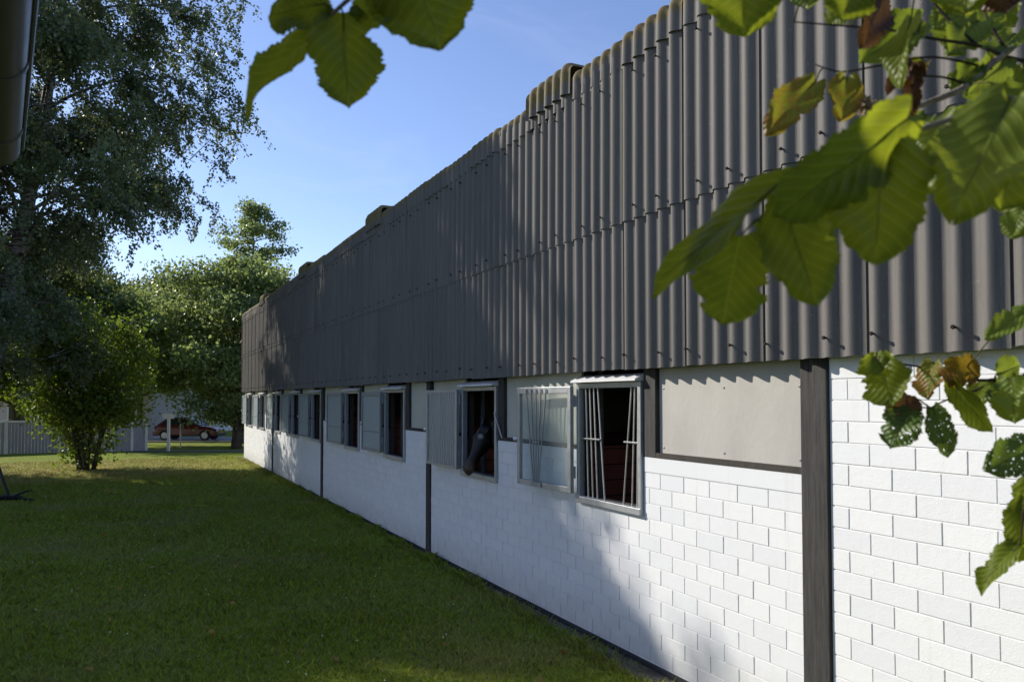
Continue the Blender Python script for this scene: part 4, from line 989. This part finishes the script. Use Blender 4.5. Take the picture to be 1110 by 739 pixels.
def hazel():
    H0 = Vector((1.9, -.7, 0)); t = thing('hazel_shrub', 'hazel shrub whose leafy branches reach into the picture from the upper right', 'shrub', H0)
    inv = Matrix.Translation(-H0)
    def fix(o): o.matrix_parent_inverse = inv; return o
    def pxs(l): return [at(*q) for q in l]
    stems = [[H0 + Vector((0, 0, -.1)), Vector((1.75, -.35, 1.2)), Vector((1.55, .1, 2.1)), Vector((1.42, .42, 2.55))],
             [H0 + Vector((-.1, -.05, -.1)), Vector((1.65, -.75, 1.6)), Vector((1.2, -.35, 2.8)), Vector((.75, .25, 3.05))],
             [H0 + Vector((.15, .1, -.1)), Vector((1.95, -.2, 1.0)), Vector((1.85, .25, 1.75)), Vector((1.75, .5, 2.05))]]
    for s in stems:
        m = MB(); m.tube(s, [.022, .018, .012, .008], 9); fix(m.build('stem', M_TWIG, t, True))
    s0, s1, s2 = [s[-1] for s in stems]
    tw = {'main': ([s0] + pxs([(1165, 20, 1.35), (1092, 56, 1.28), (1050, 92, 1.25), (1010, 110, 1.24), (978, 121, 1.22)]), [.008, .0068, .0058, .0052, .0048, .004], M_TWIG),
          'upper': ([s0] + pxs([(1140, 70, 1.3), (1060, 50, 1.22), (1010, 42, 1.2), (965, 33, 1.2), (860, 24, 1.2)]), [.006, .0035, .0026, .0022, .0018, .001], M_TWIGD),
          'fork': (pxs([(1060, 50, 1.22), (1035, 28, 1.24), (1010, 0, 1.25), (1000, -20, 1.25)]), [.0026, .0022, .002, .001], M_TWIGD),
          'thin': (pxs([(1075, 75, 1.26), (1010, 62, 1.25), (950, 72, 1.25), (912, 78, 1.25), (883, 70, 1.26)]), [.002, .0018, .0016, .0013, .001], M_TWIGD),
          'low': ([s0] + pxs([(1150, 110, .92), (1090, 108, .86), (1035, 128, .84), (985, 145, .83), (930, 172, .85), (865, 208, .88), (826, 234, .90), (802, 256, .92)]), [.006, .0042, .0036, .0032, .003, .0026, .0022, .0016, .001], M_TWIG),
          'side': (pxs([(1150, 110, .92), (1110, 150, 1.0), (1060, 165, 1.05), (1000, 150, 1.08)]), [.003, .0025, .0022, .001], M_TWIG),
          'wall': ([s2] + pxs([(1150, 412, 1.62), (1105, 408, 1.6), (1060, 412, 1.58), (1010, 400, 1.58), (975, 394, 1.58), (945, 390, 1.58)]), [.006, .0045, .0036, .0030, .0024, .0018, .001], M_TWIGD),
          'wallfork': (pxs([(1085, 410, 1.59), (1055, 424, 1.58), (1025, 434, 1.57), (1008, 442, 1.56)]), [.0026, .0022, .0018, .001], M_TWIGD),
          'bottom': (pxs([(1150, 412, 1.62), (1160, 460, 1.5), (1135, 500, 1.42), (1112, 545, 1.40), (1106, 590, 1.40)]), [.0036, .003, .0026, .002, .001], M_TWIGD),
          'top': ([s1] + pxs([(560, -160, .95), (455, -55, .95), (400, -18, .97), (362, 14, 1.0), (338, 38, 1.02)]), [.007, .0045, .0036, .0032, .0026, .0014], M_TWIG),
          'fine': (pxs([(1092, 56, 1.28), (1075, 30, 1.29), (1066, 8, 1.3), (1060, -14, 1.3)]), [.003, .0022, .0016, .001], M_TWIGD),
          'fine2': (pxs([(1150, 60, 1.34), (1112, 78, 1.33), (1085, 96, 1.32), (1062, 118, 1.3)]), [.003, .0022, .0016, .001], M_TWIGD),
          'fine3': (pxs([(1050, 92, 1.25), (1022, 84, 1.25), (995, 84, 1.25), (968, 96, 1.25)]), [.0024, .0018, .0014, .001], M_TWIGD),
          'topright': ([s0] + pxs([(1120, -40, 1.2), (1000, -50, 1.1), (900, -45, 1.05), (805, -58, 1.0)]), [.006, .0035, .003, .0024, .001], M_TWIG)}
    pool = []
    for pts, rad, mt in tw.values():
        m = MB(); ptsv = [Vector(p) for p in pts]; fine = []; fr = []
        for i in range(len(ptsv) - 1):
            p0 = ptsv[max(0, i - 1)]; p1 = ptsv[i]; p2 = ptsv[i + 1]; p3 = ptsv[min(len(ptsv) - 1, i + 2)]
            for k in range(5):
                u = k / 5; fine.append(.5 * ((2 * p1) + (p2 - p0) * u + (2 * p0 - 5 * p1 + 4 * p2 - p3) * u * u + (3 * p1 - p0 - 3 * p2 + p3) * u ** 3)); fr.append(rad[i] * (1 - u) + rad[i + 1] * u * (1.12 if k == 0 else 1))
        fine.append(ptsv[-1]); fr.append(rad[-1]); m.tube(fine, fr, 7); pool += fine
        fix(m.build('twig', mt, t, True))
    G, Hh, B, Yl, O, BR = M_HZ, M_HZH, M_HZB, M_HZY, M_HZO, M_HZBR
    LV = [  # base px, tip px, width px, depth base, depth tip, roll, material, fold, curl
        ((802, 256), (783, 352), 88, .92, .93, .15, G, .15, .1), ((848, 196), (697, 316), 62, .86, .95, 1.05, G, .25, .25), ((985, 128), (842, 236), 88, .80, .82, -.45, G, .2, .15),
        ((958, 156), (948, 284), 108, .82, .80, .2, G, .15, .1), ((850, 218), (886, 330), 78, .88, .86, -.3, G, .25, .12), ((1096, 106), (1034, 232), 102, .82, .78, .25, G, .18, .15),
        ((1110, 140), (1085, 228), 84, .86, .86, -.35, G, .2, .1), ((1040, 120), (1018, 215), 70, .95, .95, .5, G, .2, .1), ((806, -54), (806, 40), 92, .98, 1.0, .1, G, .15, .1), ((880, -30), (874, 10), 45, 1.15, 1.15, .4, B, .3, .1),
        ((884, 88), (831, 143), 44, 1.24, 1.22, .3, Yl, .25, .15), ((918, 84), (913, 130), 40, 1.24, 1.22, -.2, Yl, .2, .1), ((1000, 22), (931, 68), 52, 1.2, 1.22, .25, B, .3, .1), ((988, 18), (966, 92), 40, 1.12, 1.1, .8, G, .3, .3),
        ((930, -25), (912, 22), 60, 1.1, 1.1, .2, G, .2, .1), ((950, -10), (940, 50), 46, 1.15, 1.13, -.6, BR, .3, .2), ((1050, -40), (1045, 15), 75, 1.1, 1.1, .2, G, .2, .1), ((1085, -30), (1090, 12), 52, 1.1, 1.08, .3, BR, .2, .2),
        ((1062, 22), (1028, 58), 48, 1.24, 1.22, .2, B, .2, .1), ((1092, 62), (1050, 103), 48, 1.28, 1.26, -.3, B, .2, .15), ((1108, 70), (1120, 120), 44, 1.3, 1.3, .2, B, .2, .1), ((990, 138), (1006, 172), 36, 1.12, 1.1, .3, B, .25, .1),
        ((1005, 125), (970, 160), 34, 1.18, 1.16, .5, B, .2, .1), ((1085, 92), (1108, 145), 46, 1.2, 1.2, -.4, B, .2, .1), ((1112, 222), (1096, 258), 36, 1.1, 1.1, .3, B, .2, .1), ((1118, 335), (1068, 366), 30, 1.4, 1.4, .5, B, .25, .1),
        ((1060, -20), (1100, 30), 44, 1.35, 1.35, .3, B, .2, .1), ((1012, 30), (1060, 44), 30, 1.3, 1.3, .7, B, .2, .1), ((1070, 110), (1040, 150), 42, 1.3, 1.3, .2, B, .2, .1),
        ((952, 386), (966, 441), 54, 1.57, 1.55, .2, G, .2, .15), ((950, 382), (952, 408), 34, 1.58, 1.57, .7, G, .2, .1), ((988, 444), (964, 484), 44, 1.56, 1.54, .2, Hh, .2, .2), ((985, 428), (968, 462), 40, 1.58, 1.57, -.4, BR, .25, .25),
        ((1011, 441), (1028, 496), 30, 1.56, 1.54, -.35, Hh, .3, .15), ((1024, 398), (1063, 407), 38, 1.57, 1.55, .1, O, .25, .2), ((1012, 392), (1004, 432), 34, 1.57, 1.55, .5, Yl, .25, .15), ((1032, 414), (1074, 470), 32, 1.56, 1.54, .6, G, .3, .2),
        ((1078, 414), (1050, 440), 34, 1.58, 1.56, .7, G, .25, .1), ((1096, 410), (1100, 458), 46, 1.55, 1.52, .1, B, .25, .1), ((1080, 405), (1108, 395), 34, 1.58, 1.6, .3, B, .25, .1), ((1122, 484), (1071, 508), 48, 1.42, 1.40, .15, Hh, .25, .2),
        ((1110, 540), (1104, 610), 34, 1.40, 1.40, .4, G, .3, .2), ((1106, 588), (1058, 638), 34, 1.40, 1.38, .75, G, .35, .35), ((1120, 520), (1118, 575), 44, 1.40, 1.4, .2, G, .2, .2),
        ((372, 14), (378, 117), 78, 1.0, 1.0, .15, G, .15, .1), ((338, 38), (254, 118), 58, 1.02, 1.05, .95, G, .3, .3), ((352, 4), (288, 18), 62, 1.0, 1.03, .5, G, .25, .15), ((446, -48), (478, 54), 112, .95, .96, .15, G, .15, .1), ((415, -40), (425, 36), 60, .97, .97, -.4, G, .2, .1),
        ((1040, 4), (1012, 30), 36, 1.26, 1.26, .4, B, .3, .15), ((1078, 8), (1062, 40), 38, 1.32, 1.30, -.3, B, .25, .15), ((1100, 36), (1078, 66), 36, 1.3, 1.28, .5, B, .3, .1), ((1062, 70), (1032, 92), 34, 1.26, 1.25, .3, B, .25, .2),
        ((1104, 84), (1082, 116), 38, 1.34, 1.32, -.5, B, .25, .1), ((925, 4), (898, 26), 34, 1.22, 1.22, .4, G, .3, .2), ((1046, 168), (1020, 196), 36, 1.08, 1.06, .4, B, .25, .1), ((1002, 66), (978, 88), 28, 1.25, 1.24, .6, Yl, .3, .2), ((1090, 160), (1112, 196), 40, 1.05, 1.04, -.4, B, .25, .15),
        ((880, 232), (905, 262), 30, .95, .96, .5, B, .3, .2), ((822, 238), (842, 268), 30, .93, .93, -.5, G, .3, .2), ((395, -10), (408, 30), 44, 1.0, 1.0, .5, G, .3, .2),
        ((340, -30), (318, 18), 60, 1.04, 1.05, .3, G, .2, .1)]
    for k, (b, e, w, d0, d1, roll, mt, fold, curl) in enumerate(LV):
        B3, T3 = at(*b, d0), at(*e, d1); near = min(pool, key=lambda p: (p - B3).length)
        st = near if (near - B3).length < .16 else B3 + (near - B3).normalized() * .03
        fix(hazel_leaf('leaf', B3, T3, w * (d0 + d1) / 2 / FPX, roll, mt, t, 100 + k, fold, curl, near))
    m = MB(); r = random.Random(4); c = at(941, 115, 1.22)                      # dried nut husk
    for k in range(46):
        d = Vector((r.gauss(0, 1), r.gauss(0, 1), r.gauss(0, 1))).normalized(); p = c + d * .012; m.tube([c, p, p + d * .008 + Vector((0, 0, -.004))], [.002, .0022, .0006], 4)
    m.tube([c, at(965, 122, 1.22)], .0014, 5); fix(m.build('nut_husk', simple('dry_husk', (0.30, 0.22, 0.14), .8), t))
    for k, (b, e) in enumerate((((985, 70), (962, 98)), ((988, 72), (1003, 82)), ((985, 80), (992, 122)), ((982, 68), (998, 95)))):
        fix(hazel_leaf('dried_leaf', at(*b, 1.15), at(*e, 1.14), 20 * 1.15 / FPX, .5 - .4 * k, BR, t, 300 + k, .5, .5, at(975, 62, 1.17)))
    # the rest of the shrub above and behind the camera
    r = np.random.default_rng(15); n = 900; cc = np.array([(1.95, -.9, 2.6)]) + r.normal(size=(n, 3)) * np.array([.42, .45, .6]); V = leaf_quads(cc, .085, r, 1.2)
    o = fix(leaf_obj('foliage', V, M_BUSHLEAF, t)); o['kind'] = 'stuff'
hazel()
